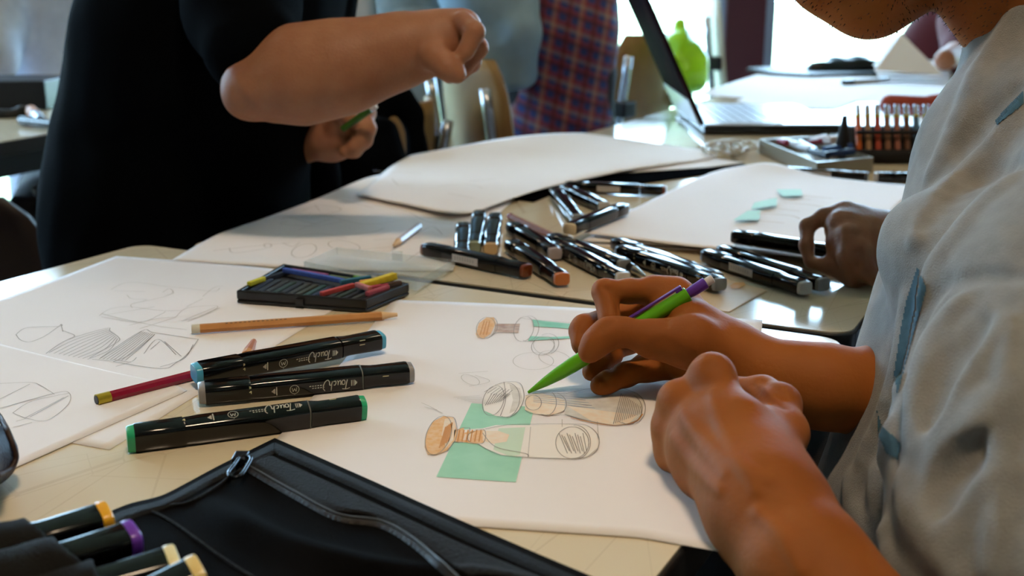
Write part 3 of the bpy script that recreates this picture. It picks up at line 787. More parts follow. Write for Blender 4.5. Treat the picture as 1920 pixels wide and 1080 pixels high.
# left forearm and closed left hand
lw = K(1436, 952, .575, 90)
G.append(dict(p=chain([K(1745, 1420, .50, 118), K(1610, 1190, .52, 112), K(1508, 1060, .545, 106), lw, K(1408, 890, .595, 86)]), k=.02, kg=.02))
G.append(dict(p=chain([lw, K(1384, 800, .612, 50), K(1341, 718, .645, 34)]) + chain([lw, K(1335, 815, .62, 50), K(1290, 762, .65, 30)]) + chain([lw, K(1318, 850, .63, 48), K(1276, 808, .655, 28)])
              + chain([lw, K(1325, 890, .632, 42), K(1276, 848, .655, 26)]) + [ell_(K(1345, 830, .635)[0], (.025, .028, .022))], k=.012, kg=.012))
G.append(dict(p=[cap_(PD(1334, 700, .645), PD(1330, 706, .65), .0098), cap_(PD(1269, 748, .65), PD(1268, 752, .655), .0085), cap_(PD(1257, 800, .655), PD(1257, 806, .66), .0082), cap_(PD(1262, 850, .655), PD(1262, 856, .66), .0075)], k=.002, kg=.010))
for a_, b_, c_ in (((1334, 704, .645, 33), (1306, 730, .705, 31), (1330, 780, .70, 28)), ((1272, 752, .65, 31), (1262, 775, .70, 29), (1310, 810, .69, 27)),
                   ((1258, 800, .655, 29), (1256, 825, .69, 27), (1310, 850, .675, 25)), ((1262, 846, .66, 27), (1264, 870, .68, 25), (1310, 890, .665, 24))):
    G.append(dict(p=chain([K(*a_), K(*b_)]) + chain([K(*b_), K(*c_)]), k=.006, kg=.010))
# left thumb along the far side
G.append(dict(p=chain([K(1440, 880, .595, 54), K(1470, 812, .63, 40), K(1462, 758, .655, 34), K(1430, 738, .675, 28), K(1385, 730, .69, 24)]), k=.010, kg=.018))
# neck and head (chin down towards the sheet)
hc = np.array(PD(1610, -150, .80))
G.append(dict(p=chain([K(2120, 230, .80, 175), K(2015, 50, .80, 160), K(1915, -100, .80, 162), K(1820, -200, .80, 190)]), k=.03, kg=.03))
G.append(dict(p=[ell_(np.array(PD(1700, -235, .80)), (.098, .078, .090)), ell_(np.array(PD(1630, -135, .80)), (.070, .062, .056)), ell_(np.array(PD(1632, -4, .80)), (.026, .028, .020)),
                 ell_(np.array(PD(1565, -68, .80)), (.030, .028, .028))]
              + [cap_(PD(1545, -90, .80), PD(1495, -110, .80), .012, .010), cap_(PD(1524, -60, .80), PD(1548, -28, .80), .012, .014),
                 cap_(PD(1630, 4, .785), PD(1725, -66, .74), .015, .013), cap_(PD(1630, 4, .815), PD(1725, -66, .86), .015, .013), cap_(PD(1635, -16, .80), PD(1720, -90, .80), .028, .033)], k=.018, kg=.008))
G.append(dict(p=[ell_(np.array(PD(1740, -160, .722)), (.020, .008, .030))], kg=.004))
# shoulders and upper arms hidden in the shirt
G.append(dict(p=chain([K(1800, 745, .80, 104), K(1920, 560, .84, 140), K(2030, 340, .86, 160)]) + chain([K(2030, 340, .86, 140), K(2120, 360, .66, 140)]) + chain([K(2120, 360, .68, 120), K(2020, 900, .61, 120), K(1960, 1350, .56, 120), K(1850, 1500, .52, 120), K(1745, 1420, .50, 118)]), k=.04, kg=.03))
g0 = body('guide', G, 0.004, None)
from mathutils.bvhtree import BVHTree
bvh_ = BVHTree.FromPolygons([v.co for v in g0.data.vertices], [p.vertices for p in g0.data.polygons])
bpy.data.objects.remove(g0)


def crease(pts, r, cut=True, kg=.003, depth=.5):
    pp = [bvh_.ray_cast(Vector((0, 0, CZ)), ray(x, y).normalized()) for x, y in smooth_line(pts, 5)]
    pp = [q for q in pp if q[0]]; c = []
    for i, (a, b) in enumerate(zip(pp[:-1], pp[1:])):
        if (a[0] - b[0]).length > .02: continue
        f = lambda t: r * (.3 + .7 * math.sin(math.pi * min(max(t, .03), .97)))
        ra, rb = f(i / (len(pp) - 1)), f((i + 1) / (len(pp) - 1)); s_ = 1 if cut else -1
        c.append(cap_(a[0] + a[1] * ra * (1 - depth) * s_, b[0] + b[1] * rb * (1 - depth) * s_, ra, rb))
    if c: G.append(dict(p=c, k=.001, kg=kg, cut=cut))


# creases at the thumb ball, the finger joints; tendons and veins on the back of the left hand
for q in range(7): crease([(1196 + q * 11, 668 + q * 5), (1215 + q * 12, 652 + q * 5), (1246 + q * 11, 634 + q * 6)], .0011)
crease([(1130, 538), (1150, 552), (1158, 575), (1158, 600)], .0012)
crease([(1125, 700), (1133, 712), (1142, 722)], .0010)
crease([(1146, 606), (1136, 612), (1130, 620)], .0008)
crease([(1136, 704), (1143, 698), (1146, 690)], .0009)
crease([(1085, 640), (1092, 628), (1102, 620)], .0008)
crease([(1243, 560), (1252, 590), (1250, 612)], .0012)
for l_ in ([(1336, 735), (1350, 790), (1385, 860), (1420, 920)], [(1280, 775), (1310, 830), (1360, 890)], [(1300, 800), (1350, 850), (1400, 880), (1440, 900)], [(1262, 820), (1300, 870), (1350, 920)], [(1420, 960), (1470, 1010), (1500, 1070)]):
    crease(l_, .0016, False, .006, .3)
for l_ in ([(1412, 720), (1432, 745), (1470, 765)], [(1425, 712), (1448, 726), (1472, 748)]):
    crease(l_, .0010, True, .004, .4)
for l_ in ([(1318, 684), (1334, 680), (1350, 686)], [(1318, 692), (1335, 688), (1352, 695)]): crease(l_, .0006, True, .001)
boy_body = body('body', G, 0.0016, M['skin'], smooth_it=1)
boy_body.parent = boy; boy_body.matrix_parent_inverse = boy.matrix_world.inverted() if False else Matrix.Translation(-boy.location)


def fix_parent(o, root):
    o.parent = root; o.matrix_parent_inverse = Matrix.Translation(-root.location); return o


from mathutils.bvhtree import BVHTree
# shirt: torso, sleeves, then folds laid on the cloth surface
S_ = []
S_.append(dict(p=chain([K(1890, 1400, .77, 345), K(1875, 1030, .77, 342), K(1935, 770, .78, 322), K(1985, 520, .79, 296), K(2035, 330, .80, 290), K(2075, 200, .80, 262)]), k=.03))
S_.append(dict(p=[cap_(PD(1930, 1300, .66), PD(1990, 600, .68), .080, .080)], kg=.06))
S_.append(dict(p=[ell_(np.array(PD(1765, 468, .72)), (.036, .05, .036))], kg=.02))
S_.append(dict(p=chain([K(2060, 330, .88, 150), K(1930, 560, .86, 165), K(1840, 700, .82, 140)]), k=.03, kg=.03))
S_.append(dict(p=chain([K(1990, 0, .80, 158), K(2015, 50, .80, 166), K(2100, 230, .80, 225)]), k=.03, kg=.02))
S_.append(dict(p=chain([K(2110, 380, .68, 215), K(2020, 620, .635, 265), K(1985, 850, .60, 285), K(1960, 1120, .565, 275), K(1940, 1330, .55, 265)]), k=.03, kg=.010))
S_.append(dict(p=chain([K(1760, -210, .80, 100), K(1900, -120, .80, 60)]), cut=True, kg=.01))
sh0 = body('cloth_guide', S_, 0.005, None)
bv0 = BVHTree.FromPolygons([v.co for v in sh0.data.vertices], [p.vertices for p in sh0.data.polygons])
bpy.data.objects.remove(sh0)


def on_cloth(px, py):
    h = bv0.ray_cast(Vector((0, 0, CZ)), ray(px, py).normalized())
    return None if h[0] is None else (h[0], h[1])


def fold(pts, r, lift=0.5, kg=.008, cut=False):
    r = r * 1.1
    pp = [on_cloth(x, y) for x, y in smooth_line(pts, 4)]; pp = [q for q in pp if q]
    c = []
    for i, (a, b) in enumerate(zip(pp[:-1], pp[1:])):
        if (a[0] - b[0]).length > .06: continue
        t0 = i / (len(pp) - 1); t1 = (i + 1) / (len(pp) - 1)
        f = lambda t: r * (0.35 + 0.65 * math.sin(math.pi * min(max(t, .02), .98)))
        ra, rb = f(t0), f(t1)
        s_ = -1 if cut else 1
        c.append(cap_(a[0] - a[1] * ra * (1 - lift) * s_, b[0] - b[1] * rb * (1 - lift) * s_, ra, rb))
    if c: S_.append(dict(p=c, k=.004, kg=kg, cut=cut))


fold([(1905, 20), (1850, 120), (1800, 230), (1745, 330)], .009)
fold([(1915, 200), (1840, 290), (1760, 380), (1712, 450)], .009)
fold([(1915, 170), (1860, 215), (1800, 290)], .008, cut=True, lift=.5)
fold([(1900, 330), (1820, 400), (1745, 500), (1720, 600)], .010)
fold([(1910, 300), (1800, 350), (1735, 420)], .007, cut=True, lift=.5)
fold([(1800, 560), (1750, 620), (1722, 720), (1725, 860)], .011)
fold([(1870, 600), (1800, 690), (1765, 800), (1770, 900)], .010)
fold([(1840, 610), (1775, 700), (1748, 800)], .008, cut=True, lift=.5)
fold([(1900, 740), (1840, 790), (1780, 880), (1735, 960)], .011)
fold([(1880, 880), (1800, 940), (1760, 1040)], .010)
fold([(1860, 820), (1790, 900), (1750, 990)], .008, cut=True, lift=.5)
fold([(1700, 900), (1720, 980), (1780, 1075)], .010)
fold([(1690, 700), (1640, 830), (1600, 950)], .008)
fold([(1672, 800), (1650, 930), (1668, 1060)], .009)
fold([(1600, 900), (1615, 980), (1650, 1070)], .008)
fold([(1700, 560), (1690, 660), (1660, 760)], .008)
fold([(1770, 520), (1840, 505), (1920, 512)], .0035, lift=.6, kg=.003)
fold([(1770, 527), (1840, 512), (1920, 520)], .003, cut=True, lift=.6, kg=.003)
fold([(1770, 520), (1735, 560), (1708, 640), (1690, 760), (1685, 900)], .0045, cut=True, lift=.6, kg=.004)
for q in range(26):
    yy = 600 + q * 19; xx = 1892 - 40 * (q / 26) ** 1.2
    fold([(xx - 11, yy), (xx + 13, yy + 4)], .003, lift=.5, kg=.003)
def sd_(X): return vnoise(X, 34, 3) * .0022 + vnoise(X, 80, 8) * .0011 + vnoise(X, 210, 9) * .0004
shirt = body('t_shirt', S_, 0.0024, M['shirt'], disp=sd_, smooth_it=2)
fix_parent(shirt, boy)
# legs on the seat, under the table edge
G = [dict(p=chain([(np.array((.52, .62, .50)), .10), (np.array((.24, .66, .55)), .085), (np.array((.06, .70, .54)), .065)]), k=.02),
     dict(p=chain([(np.array((.52, .86, .50)), .10), (np.array((.25, .90, .55)), .085), (np.array((.08, .94, .54)), .065)]), k=.02, kg=.03),
     dict(p=chain([(np.array((.06, .70, .54)), .065), (np.array((.10, .70, .12)), .045)]) + chain([(np.array((.08, .94, .54)), .065), (np.array((.12, .96, .12)), .045)]), k=.02, kg=.02),
     dict(p=[ell_((.50, .74, .60), (.13, .19, .16))], kg=.05), dict(p=[ell_((.30, .80, .58), (.17, .22, .09))], kg=.04)]
fix_parent(body('trousers', G, 0.006, M['trousers']), boy)
G = [dict(p=[ell_((.07, y, .055), (.12, .045, .05)), cap_((.11, y, .05), (.11, y, .13), .042)], k=.03) for y in (.70, .955)]
fix_parent(body('shoes', G, 0.005, M['trousers']), boy)
# hair above the frame
G = [dict(p=[ell_(np.array(PD(1725, -265, .80)), (.106, .086, .094))], k=.01), dict(p=[ell_(np.array(PD(1560, -180, .80)), (.075, .08, .085))], cut=True, kg=.02),
     dict(p=[ell_(np.array(PD(1640, -60, .80)), (.085, .10, .060))], cut=True, kg=.02)]
fix_parent(body('hair', G, 0.003, M['hair'], disp=lambda X: vnoise(X, 120, 5) * .002), boy)
# stubble along the jaw
rs = random.Random(5); mb = MB(); jaw = [d for d in boy_body.data.vertices]
pick = [v for v in jaw if v.co.z > CZ - .08 and v.co.x < .325 and v.normal.z < -0.15 and v.co.z < CZ + .03]
for q in range(1500 if pick else 0):
    v = rs.choice(pick); n_ = v.normal; p = v.co
    t_ = Vector((rs.uniform(-1, 1), rs.uniform(-1, 1), rs.uniform(-1, 1))).normalized() * .0004
    a_ = p + t_; b_ = p - t_; c_ = p + n_ * rs.uniform(.0012, .0028) + Vector((-.0004, 0, -.0003))
    mb.add([a_, b_, c_], [[0, 1, 2]])
if pick:
    st_ = fix_parent(mb.build('stubble', M['hair']), boy); st_['kind'] = 'stuff'
# teal print on the shirt front, wrapped onto the cloth
M['teal_print'] = mat('teal_shirt_print', '#324f5b', 0.85, noise='#3b5966', nscale=200)
from mathutils.bvhtree import BVHTree
dg = bpy.context.evaluated_depsgraph_get(); dg.update()
def wrap_patch(name, target, pts, m, parent, off=.0007, step=2.5):
    """a print lying on the cloth: grid cells inside the outline, dropped onto the surface along the view they are drawn from"""
    me = target.data; bv = BVHTree.FromPolygons([v.co for v in me.vertices], [p.vertices for p in me.polygons])
    xs = [p[0] for p in pts]; ys = [p[1] for p in pts]
    def inside(x, y):
        c = False
        for i in range(len(pts)):
            (xa, ya), (xb, yb) = pts[i], pts[i - 1]
            if (ya > y) != (yb > y) and x < (xb - xa) * (y - ya) / (yb - ya) + xa: c = not c
        return c
    mb_ = MB(); cache = {}; o0 = Vector((0, 0, CZ))
    def hit(i, j):
        if (i, j) not in cache:
            r = ray(i * step, j * step).normalized(); h = bv.ray_cast(o0, r)
            cache[i, j] = None if h[0] is None else h[0] + h[1] * off * (1 if h[1].dot(r) < 0 else -1)
        return cache[i, j]
    for i in range(int(min(xs) // step), int(max(xs) // step) + 1):
        for j in range(int(min(ys) // step), int(max(ys) // step) + 1):
            if inside((i + .5) * step, (j + .5) * step):
                c4 = [hit(i, j), hit(i, j + 1), hit(i + 1, j + 1), hit(i + 1, j)]
                if None in c4: continue
                if max((a - b).length for a in c4 for b in c4) < .02: mb_.add(c4, [[0, 1, 2, 3]])
    o = mb_.build(name, m); 
    return fix_parent(o, parent) if mb_.f else None

wrap_patch('shirt_print', shirt, [(1722, 500), (1738, 540), (1722, 600), (1700, 680), (1684, 740), (1678, 700), (1690, 620), (1702, 560)], M['teal_print'], boy)
wrap_patch('shirt_print', shirt, [(1646, 770), (1655, 800), (1690, 830), (1688, 864), (1664, 850), (1648, 815)], M['teal_print'], boy)
wrap_patch('shirt_print', shirt, [(1920, 170), (1920, 195), (1870, 235), (1868, 225)], M['teal_print'], boy)
# ---------------- the standing person in black reaching across
def person(label, loc):
    return empty('person', label, 'person', loc)


pb = person('standing person in a black cardigan reaching a bare forearm over the table', (-.42, 1.40, 0))
D2 = 1.36
G = [dict(p=chain([K(700, 50, 1.36, 70), K(600, 60, 1.4, 80)]) , k=.01)]
G = []
G.append(dict(p=chain([K(440, -170, 1.30, 90), K(480, 60, 1.22, 70), K(490, 150, 1.17, 58)]), k=.02))
G.append(dict(p=chain([K(484, 154, 1.17, 58), K(560, 141, 1.165, 82), K(650, 124, 1.16, 75), K(750, 95, 1.155, 58), K(818, 76, 1.15, 50)]) + [cap_(PD(468, 176, 1.165), PD(458, 184, 1.165), .022, .016)], k=.03, kg=.015))
G.append(dict(p=chain([K(818, 76, 1.15, 50), K(852, 62, 1.15, 42), K(872, 50, 1.15, 30)]) + chain([K(818, 84, 1.15, 48), K(855, 90, 1.15, 40), K(870, 95, 1.15, 30)]), k=.012, kg=.012))
for a, b, c in (((868, 42, 1.13, 22), (890, 60, 1.11, 19), (874, 96, 1.11, 17)), ((878, 60, 1.15, 23), (896, 90, 1.13, 19), (872, 124, 1.13, 17)),
                ((872, 84, 1.17, 22), (884, 116, 1.16, 18), (856, 142, 1.16, 16)), ((864, 98, 1.19, 20), (868, 126, 1.18, 16), (842, 144, 1.18, 14))):
    G.append(dict(p=chain([K(*a), K(*b), K(*c)]), k=.005, kg=.004))
G.append(dict(p=chain([K(815, 105, 1.12, 30), K(838, 128, 1.11, 20), K(858, 140, 1.11, 17)]), k=.01, kg=.012))
# neck and head far above the frame
hz = np.array((-.36, 1.40, 1.60))
G.append(dict(p=chain([(hz + np.array((-.05, 0, -.22)), .05), K(450, -150, 1.36, 80), K(440, -170, 1.30, 80)]) + chain([K(450, -150, 1.38, 80), K(470, 100, 1.44, 70), K(560, 250, 1.46, 50)]), k=.02, kg=.02))
G.append(dict(p=[ell_(hz, (.095, .078, .115)), ell_(hz + np.array((.035, 0, -.07)), (.055, .055, .06)), cap_(hz + np.array((.095, 0, -.01)), hz + np.array((.11, 0, -.035)), .009, .011), cap_(hz + np.array((-.02, 0, -.08)), hz + np.array((-.05, 0, -.26)), .055, .06)], k=.03, kg=.03))
# left hand with the other pencil
G.append(dict(p=chain([K(560, 250, 1.46, 50), K(620, 255, 1.43, 42), K(650, 250, 1.42, 40)]), k=.02, kg=.02))
for a, b, c in (((662, 200, 1.42, 24), (686, 212, 1.40, 18), (676, 240, 1.385, 16)), ((660, 235, 1.41, 22), (688, 240, 1.39, 17), (672, 258, 1.38, 15)),
                ((655, 255, 1.41, 20), (682, 262, 1.39, 16), (664, 275, 1.38, 14)), ((642, 268, 1.41, 19), (664, 280, 1.39, 15), (648, 284, 1.385, 13))):
    G.append(dict(p=chain([K(*a), K(*b), K(*c)]), k=.006, kg=.005))
G.append(dict(p=chain([K(632, 230, 1.40, 24), K(640, 208, 1.385, 19), K(656, 222, 1.37, 16)]), k=.006, kg=.008))
fix_parent(body('body', G, 0.0026, M['skin2'], smooth_it=2), pb)
G = [dict(p=chain([K(450, -230, 1.40, 240), K(385, 90, 1.40, 226), K(337, 300, 1.47, 220), K(324, 430, 1.47, 224), K(335, 660, 1.47, 234)]), k=.04),
     dict(p=chain([K(470, -150, 1.36, 170), K(480, 60, 1.36, 120), K(496, 250, 1.50, 66), K(500, 380, 1.51, 58), K(510, 520, 1.51, 56)]), k=.03, kg=.03),
     dict(p=chain([K(440, -170, 1.30, 130), K(452, 20, 1.225, 106), K(470, 92, 1.18, 90)]), k=.02, kg=.02),
     dict(p=[cap_(PD(520, 46, 1.15), PD(400, 225, 1.15), .001)], kg=.0),
     dict(p=chain([K(600, -120, 1.46, 80), K(602, 120, 1.50, 50), K(594, 250, 1.56, 44), K(588, 330, 1.60, 44), K(596, 480, 1.62, 50)]), k=.02, kg=.004)]
G.pop(3)
for pts, r in (([(500, 200, 1.45), (505, 300, 1.48), (500, 400, 1.50)], 12), ([(530, 200, 1.47), (540, 290, 1.50), (552, 380, 1.52)], 10), ([(440, 20, 1.17), (480, 50, 1.17), (520, 58, 1.17)], 14),
               ([(430, 80, 1.18), (455, 110, 1.17), (440, 160, 1.17)], 12), ([(600, 230, 1.53), (608, 300, 1.57), (606, 370, 1.60)], 10), ([(520, -20, 1.26), (530, 40, 1.26), (545, 60, 1.27)], 14)):
    G.append(dict(p=chain([K(x, y, d, r) for x, y, d in pts]), k=.01, kg=.02))
fix_parent(body('cardigan', G, 0.005, M['navy'], disp=lambda X: vnoise(X, 30, 4) * .003 + vnoise(X, 70, 5) * .0012, smooth_it=2), pb)
G = [dict(p=chain([(np.array((-.45, 1.56, .62)), .10), (np.array((-.45, 1.54, .45)), .085), (np.array((-.47, 1.54, .10)), .055)]), k=.02),
     dict(p=chain([(np.array((-.36, 1.66, .62)), .10), (np.array((-.33, 1.68, .45)), .085), (np.array((-.33, 1.68, .10)), .055)]), k=.02, kg=.02)]
fix_parent(body('trousers', G, 0.007, M['trousers']), pb)
G = [dict(p=[ell_((x + .05, y, .04), (.13, .045, .04))], k=.02) for x, y in ((-.47, 1.54), (-.33, 1.68))]
fix_parent(body('shoes', G, 0.006, M['trousers']), pb)
G = [dict(p=[ell_(hz + np.array((-.015, 0, .02)), (.10, .088, .115))]), dict(p=[ell_(hz + np.array((.10, 0, -.06)), (.085, .10, .11))], cut=True, kg=.01)]
fix_parent(body('hair', G, 0.005, M['hair'], disp=lambda X: vnoise(X, 90, 5) * .003), pb)
M['beige_cloth'] = mat('beige_shirt', '#8f8468', 0.85, noise='#857a5e', nscale=40)
G = [dict(p=chain([K(545, 150, 1.49, 17), K(544, 250, 1.49, 15), K(546, 300, 1.50, 8)]), k=.02)]
fix_parent(body('shirt', G, 0.005, M['beige_cloth']), pb)


# ---------------- people further back, one generic builder (pose given by joints)
def far_person(label, torso, shirt_m, loc, arms=(), legs=(), leg_m=None, head=None, vox=.007, skin='skin2', fd=.003, hair='hair', armcloth=True, bare=False):
    r = person(label, loc)
    G = [dict(p=[ell_(head, (.08, .09, .11)), ell_(np.array(head) + np.array((0, -.02, -.06)), (.055, .06, .06)), cap_(np.array(head) + np.array((0, -.095, -.01)), np.array(head) + np.array((0, -.105, -.035)), .009, .012), cap_(np.array(head) + np.array((0, .01, -.08)), np.array(torso[-1][0]), .055, .06)], k=.03)]
    G.append(dict(p=chain([(q[0], q[1] * .6) for q in torso]), k=.02, kg=.02))
    for a in arms: G.append(dict(p=chain([(np.array(torso[-1][0]), a[0][1])] + list(a)), k=.02, kg=.02))
    fix_parent(body('body', G, vox * .6, M[skin]), r)
    G = [dict(p=chain(torso), k=.04)]
    if armcloth:
        for a in arms: G.append(dict(p=chain([(q[0], q[1] * 1.35) for q in (a[:2] if len(a) > 2 and bare else a)]), k=.02, kg=.03))
    fix_parent(body('shirt', G, vox, M[shirt_m], disp=lambda X: vnoise(X, 26, 2) * fd + vnoise(X, 60, 6) * fd * .4, smooth_it=2), r)
    if legs:
        G = [dict(p=chain(l), k=.03, kg=.02) for l in legs]
        fix_parent(body('trousers', G, vox, M[leg_m or 'trousers'], disp=lambda X: vnoise(X, 30, 12) * .003), r)
    G = [dict(p=[ell_(np.array(head) + np.array((0, .01, .02)), (.088, .10, .112))]), dict(p=[ell_(np.array(head) + np.array((0, -.11, -.05)), (.10, .08, .10))], cut=True, kg=.01)]
    fix_parent(body('hair', G, .007, M[hair], disp=lambda X: vnoise(X, 80, 5) * .003), r)
    return r


M['greysweater'] = mat('grey_sweater', '#c6cede', 0.9, noise='#b9c2d4', nscale=30)
M['white_cloth'] = mat('white_shirt', '#e0deda', 0.9)
M['bluecloth'] = mat('washed_blue_shirt', '#8fa9b8', 0.85, noise='#829cad', nscale=20)
M['khaki'] = mat('grey_green_jeans', '#8a9290', 0.9, noise='#7d8583', nscale=30)
M['redcloth'] = mat('dark_red_jumper', '#4a1018', 0.9)


def plaid():
    m = mat('red_blue_plaid_cotton', '#26304f', 0.85)
    nt = m.node_tree; n = nt.nodes; l = nt.links; b = n['Principled BSDF']; tc = n.new('ShaderNodeTexCoord')
    sx = n.new('ShaderNodeSeparateXYZ'); l.new(tc.outputs['Object'], sx.inputs[0])
    def band(src, scale, th, off=0):
        a = n.new('ShaderNodeMath'); a.operation = 'MULTIPLY_ADD'; a.inputs[1].default_value = scale; a.inputs[2].default_value = off; l.new(src, a.inputs[0])
        f = n.new('ShaderNodeMath'); f.operation = 'SINE'; l.new(a.outputs[0], f.inputs[0])
        g = n.new('ShaderNodeMapRange'); g.inputs['From Min'].default_value = th - .2; g.inputs['From Max'].default_value = th + .2; l.new(f.outputs[0], g.inputs['Value']); return g.outputs['Result']
    add = n.new('ShaderNodeMath'); add.operation = 'ADD'; add.inputs[1].default_value = 0
    sl = n.new('ShaderNodeMath'); sl.operation = 'MULTIPLY_ADD'; sl.inputs[1].default_value = .35; l.new(sx.outputs['X'], sl.inputs[0]); l.new(sx.outputs['Z'], sl.inputs[2])
    sk = n.new('ShaderNodeMath'); sk.operation = 'MULTIPLY_ADD'; sk.inputs[1].default_value = -.15; l.new(sx.outputs['Z'], sk.inputs[0]); l.new(sx.outputs['X'], sk.inputs[2])
    cur = srgb('#2a3a66')
    prev = None
    def mixc(fac, colA, colB, amt=1.0):
        mx = n.new('ShaderNodeMix'); mx.data_type = 'RGBA'
        mm = n.new('ShaderNodeMath'); mm.operation = 'MULTIPLY'; mm.inputs[1].default_value = amt; l.new(fac, mm.inputs[0]); l.new(mm.outputs[0], mx.inputs['Factor'])
        if isinstance(colA, tuple): mx.inputs['A'].default_value = colA
        else: l.new(colA, mx.inputs['A'])
        mx.inputs['B'].default_value = colB; return mx.outputs['Result']
    f1 = band(sk.outputs[0], 225, 0.1); f2 = band(sl.outputs[0], 225, 0.1)
    c = mixc(f1, srgb('#2a3a70'), srgb('#8a2f22'), .6); c = mixc(f2, c, srgb('#8a2f22'), .6)
    f3 = band(sk.outputs[0], 112, .93, 1.2); f4 = band(sl.outputs[0], 112, .93, 2.2)
    c = mixc(f3, c, srgb('#a9997f'), .45); c = mixc(f4, c, srgb('#a9997f'), .45)
    f5 = band(sk.outputs[0], 112, .9, 4.0); c = mixc(f5, c, srgb('#10142c'), .6)
    f6 = band(sl.outputs[0], 112, .9, 5.0); c = mixc(f6, c, srgb('#10142c'), .6)
    l.new(c, b.inputs['Base Color']); return m


M['plaid'] = plaid()
A = lambda x, y, z: np.array((x, y, z), np.float32)


def base(px, py, d):
    p = PD(px, py, d); return (p.x, p.y, 0)


b_ = lambda px, d, z: A(PD(px, 100, d).x, PD(px, 100, d).y, z)
far_person('person in a grey sweater sitting behind the left table', [(b_(110, 2.95, .48), .15), (b_(105, 2.95, .80), .135), (b_(110, 2.95, 1.12), .15)], 'greysweater', base(105, 100, 2.95),
           arms=[[K(10, -60, 2.8, 40), K(-5, 50, 2.75, 36), K(-10, 110, 2.7, 34)]], legs=[[(b_(80, 2.95, .5), .09), (b_(60, 2.6, .5), .07), (b_(60, 2.6, .1), .05)], [(b_(140, 2.95, .5), .09), (b_(130, 2.6, .5), .07), (b_(130, 2.6, .1), .05)]], head=tuple(b_(110, 2.95, 1.42)))
far_person('person in a white shirt standing beyond the black cardigan', [(b_(680, 2.9, .78), .09), (b_(678, 2.9, .95), .10), (b_(668, 2.9, 1.35), .10)], 'white_cloth', base(680, 100, 2.9),
           arms=[[K(720, 60, 2.85, 28), K(735, 130, 2.8, 24), K(748, 165, 2.7, 20)]], legs=[[(b_(665, 2.9, .8), .085), (b_(665, 2.9, .1), .05)], [(b_(700, 2.9, .8), .085), (b_(700, 2.9, .1), .05)]], head=tuple(b_(668, 2.9, 1.66)), bare=True)
far_person('person in grey-green jeans behind the raised hand', [(b_(800, 2.75, .85), .11), (b_(800, 2.75, 1.05), .12), (b_(795, 2.75, 1.38), .13)], 'khaki', base(800, 100, 2.75),
           legs=[[(b_(792, 2.7, .88), .095), (b_(800, 2.68, .5), .075), (b_(806, 2.68, .1), .05)], [(b_(822, 2.85, .88), .09), (b_(822, 2.85, .5), .075), (b_(825, 2.85, .1), .05)]], leg_m='khaki', head=tuple(b_(795, 2.75, 1.68)))
far_person('person in a washed blue shirt seated on the wooden chair', [(b_(915, 2.42, .84), .075), (b_(915, 2.42, 1.0), .095), (b_(920, 2.45, 1.2), .12)], 'bluecloth', base(910, 100, 2.42),
           arms=[[K(965, -60, 2.35, 30), K(972, 60, 2.35, 28), K(978, 140, 2.4, 22)]], legs=[[(b_(905, 2.42, .6), .10), (b_(830, 2.6, .55), .07), (b_(830, 2.6, .1), .05)]], leg_m='khaki', head=tuple(b_(915, 2.45, 1.50)), fd=.006)
far_person('person in a red and blue plaid shirt standing by the table', [(b_(1052, 2.55, .72), .118), (b_(1058, 2.55, .9), .112), (b_(1068, 2.55, 1.1), .098), (b_(1066, 2.55, 1.4), .12)], 'plaid', base(1055, 100, 2.55),
           legs=[[(b_(1020, 2.55, .8), .085), (b_(1020, 2.55, .1), .05)], [(b_(1085, 2.55, .8), .085), (b_(1085, 2.55, .1), .05)]], head=tuple(b_(1066, 2.55, 1.72)), fd=.004)
far_person('person in dark red seated at the far end of the tables', [(b_(1760, 3.6, .45), .14), (b_(1760, 3.6, .78), .12), (b_(1830, 3.6, 1.02), .11)], 'redcloth', base(1775, 100, 3.6),
           arms=[[K(1800, 40, 3.4, 30), K(1796, 100, 3.25, 24), K(1772, 112, 3.1, 20)]], head=tuple(b_(1850, 3.6, 1.30)), bare=True)
# the person whose hand reaches in behind the boy
ph = person('person behind the boy whose hand picks up a black marker', (.60, 1.22, 0))
G = [dict(p=chain([K(1850, 470, 1.16, 72), K(1740, 478, 1.13, 60), K(1672, 468, 1.10, 52)]), k=.02)]
G.append(dict(p=chain([K(1672, 462, 1.10, 54), K(1610, 428, 1.09, 34), K(1583, 402, 1.09, 22)]) + chain([K(1672, 465, 1.09, 54), K(1600, 450, 1.07, 36), K(1575, 425, 1.07, 24)]) + chain([K(1672, 470, 1.08, 54), K(1610, 490, 1.055, 42)]), k=.02, kg=.02))
for js in (((1583, 400, 1.09, 19), (1545, 406, 1.09, 15), (1514, 424, 1.085, 14), (1512, 460, 1.075, 13), (1518, 492, 1.07, 11)),
           ((1580, 420, 1.07, 20), (1568, 455, 1.06, 18), (1575, 500, 1.055, 16)), ((1590, 440, 1.05, 21), (1590, 480, 1.04, 19), (1600, 515, 1.045, 17)), ((1612, 470, 1.04, 21), (1620, 505, 1.035, 18), (1635, 522, 1.035, 15))):
    G.append(dict(p=chain([K(*j) for j in js]), k=.005, kg=.006))
G.append(dict(p=chain([K(1650, 500, 1.06, 28), K(1600, 520, 1.055, 18), K(1555, 498, 1.06, 14), K(1532, 495, 1.065, 11)]), k=.008, kg=.006))
hz = np.array((.72, 1.30, 1.36))
G.append(dict(p=chain([(hz + np.array((.03, 0, -.22)), .05), (A(.74, 1.24, 1.08), .05), (A(.72, 1.12, .86), .045), K(1850, 470, 1.16, 66)]), k=.02, kg=.02))
G.append(dict(p=[ell_(hz, (.09, .078, .11)), ell_(hz + np.array((-.03, 0, -.06)), (.055, .055, .06)), cap_(hz + np.array((.02, 0, -.08)), hz + np.array((.03, 0, -.22)), .05, .06)], k=.03, kg=.02))
fix_parent(body('body', G, 0.0024, M['skin2'], smooth_it=2), ph)
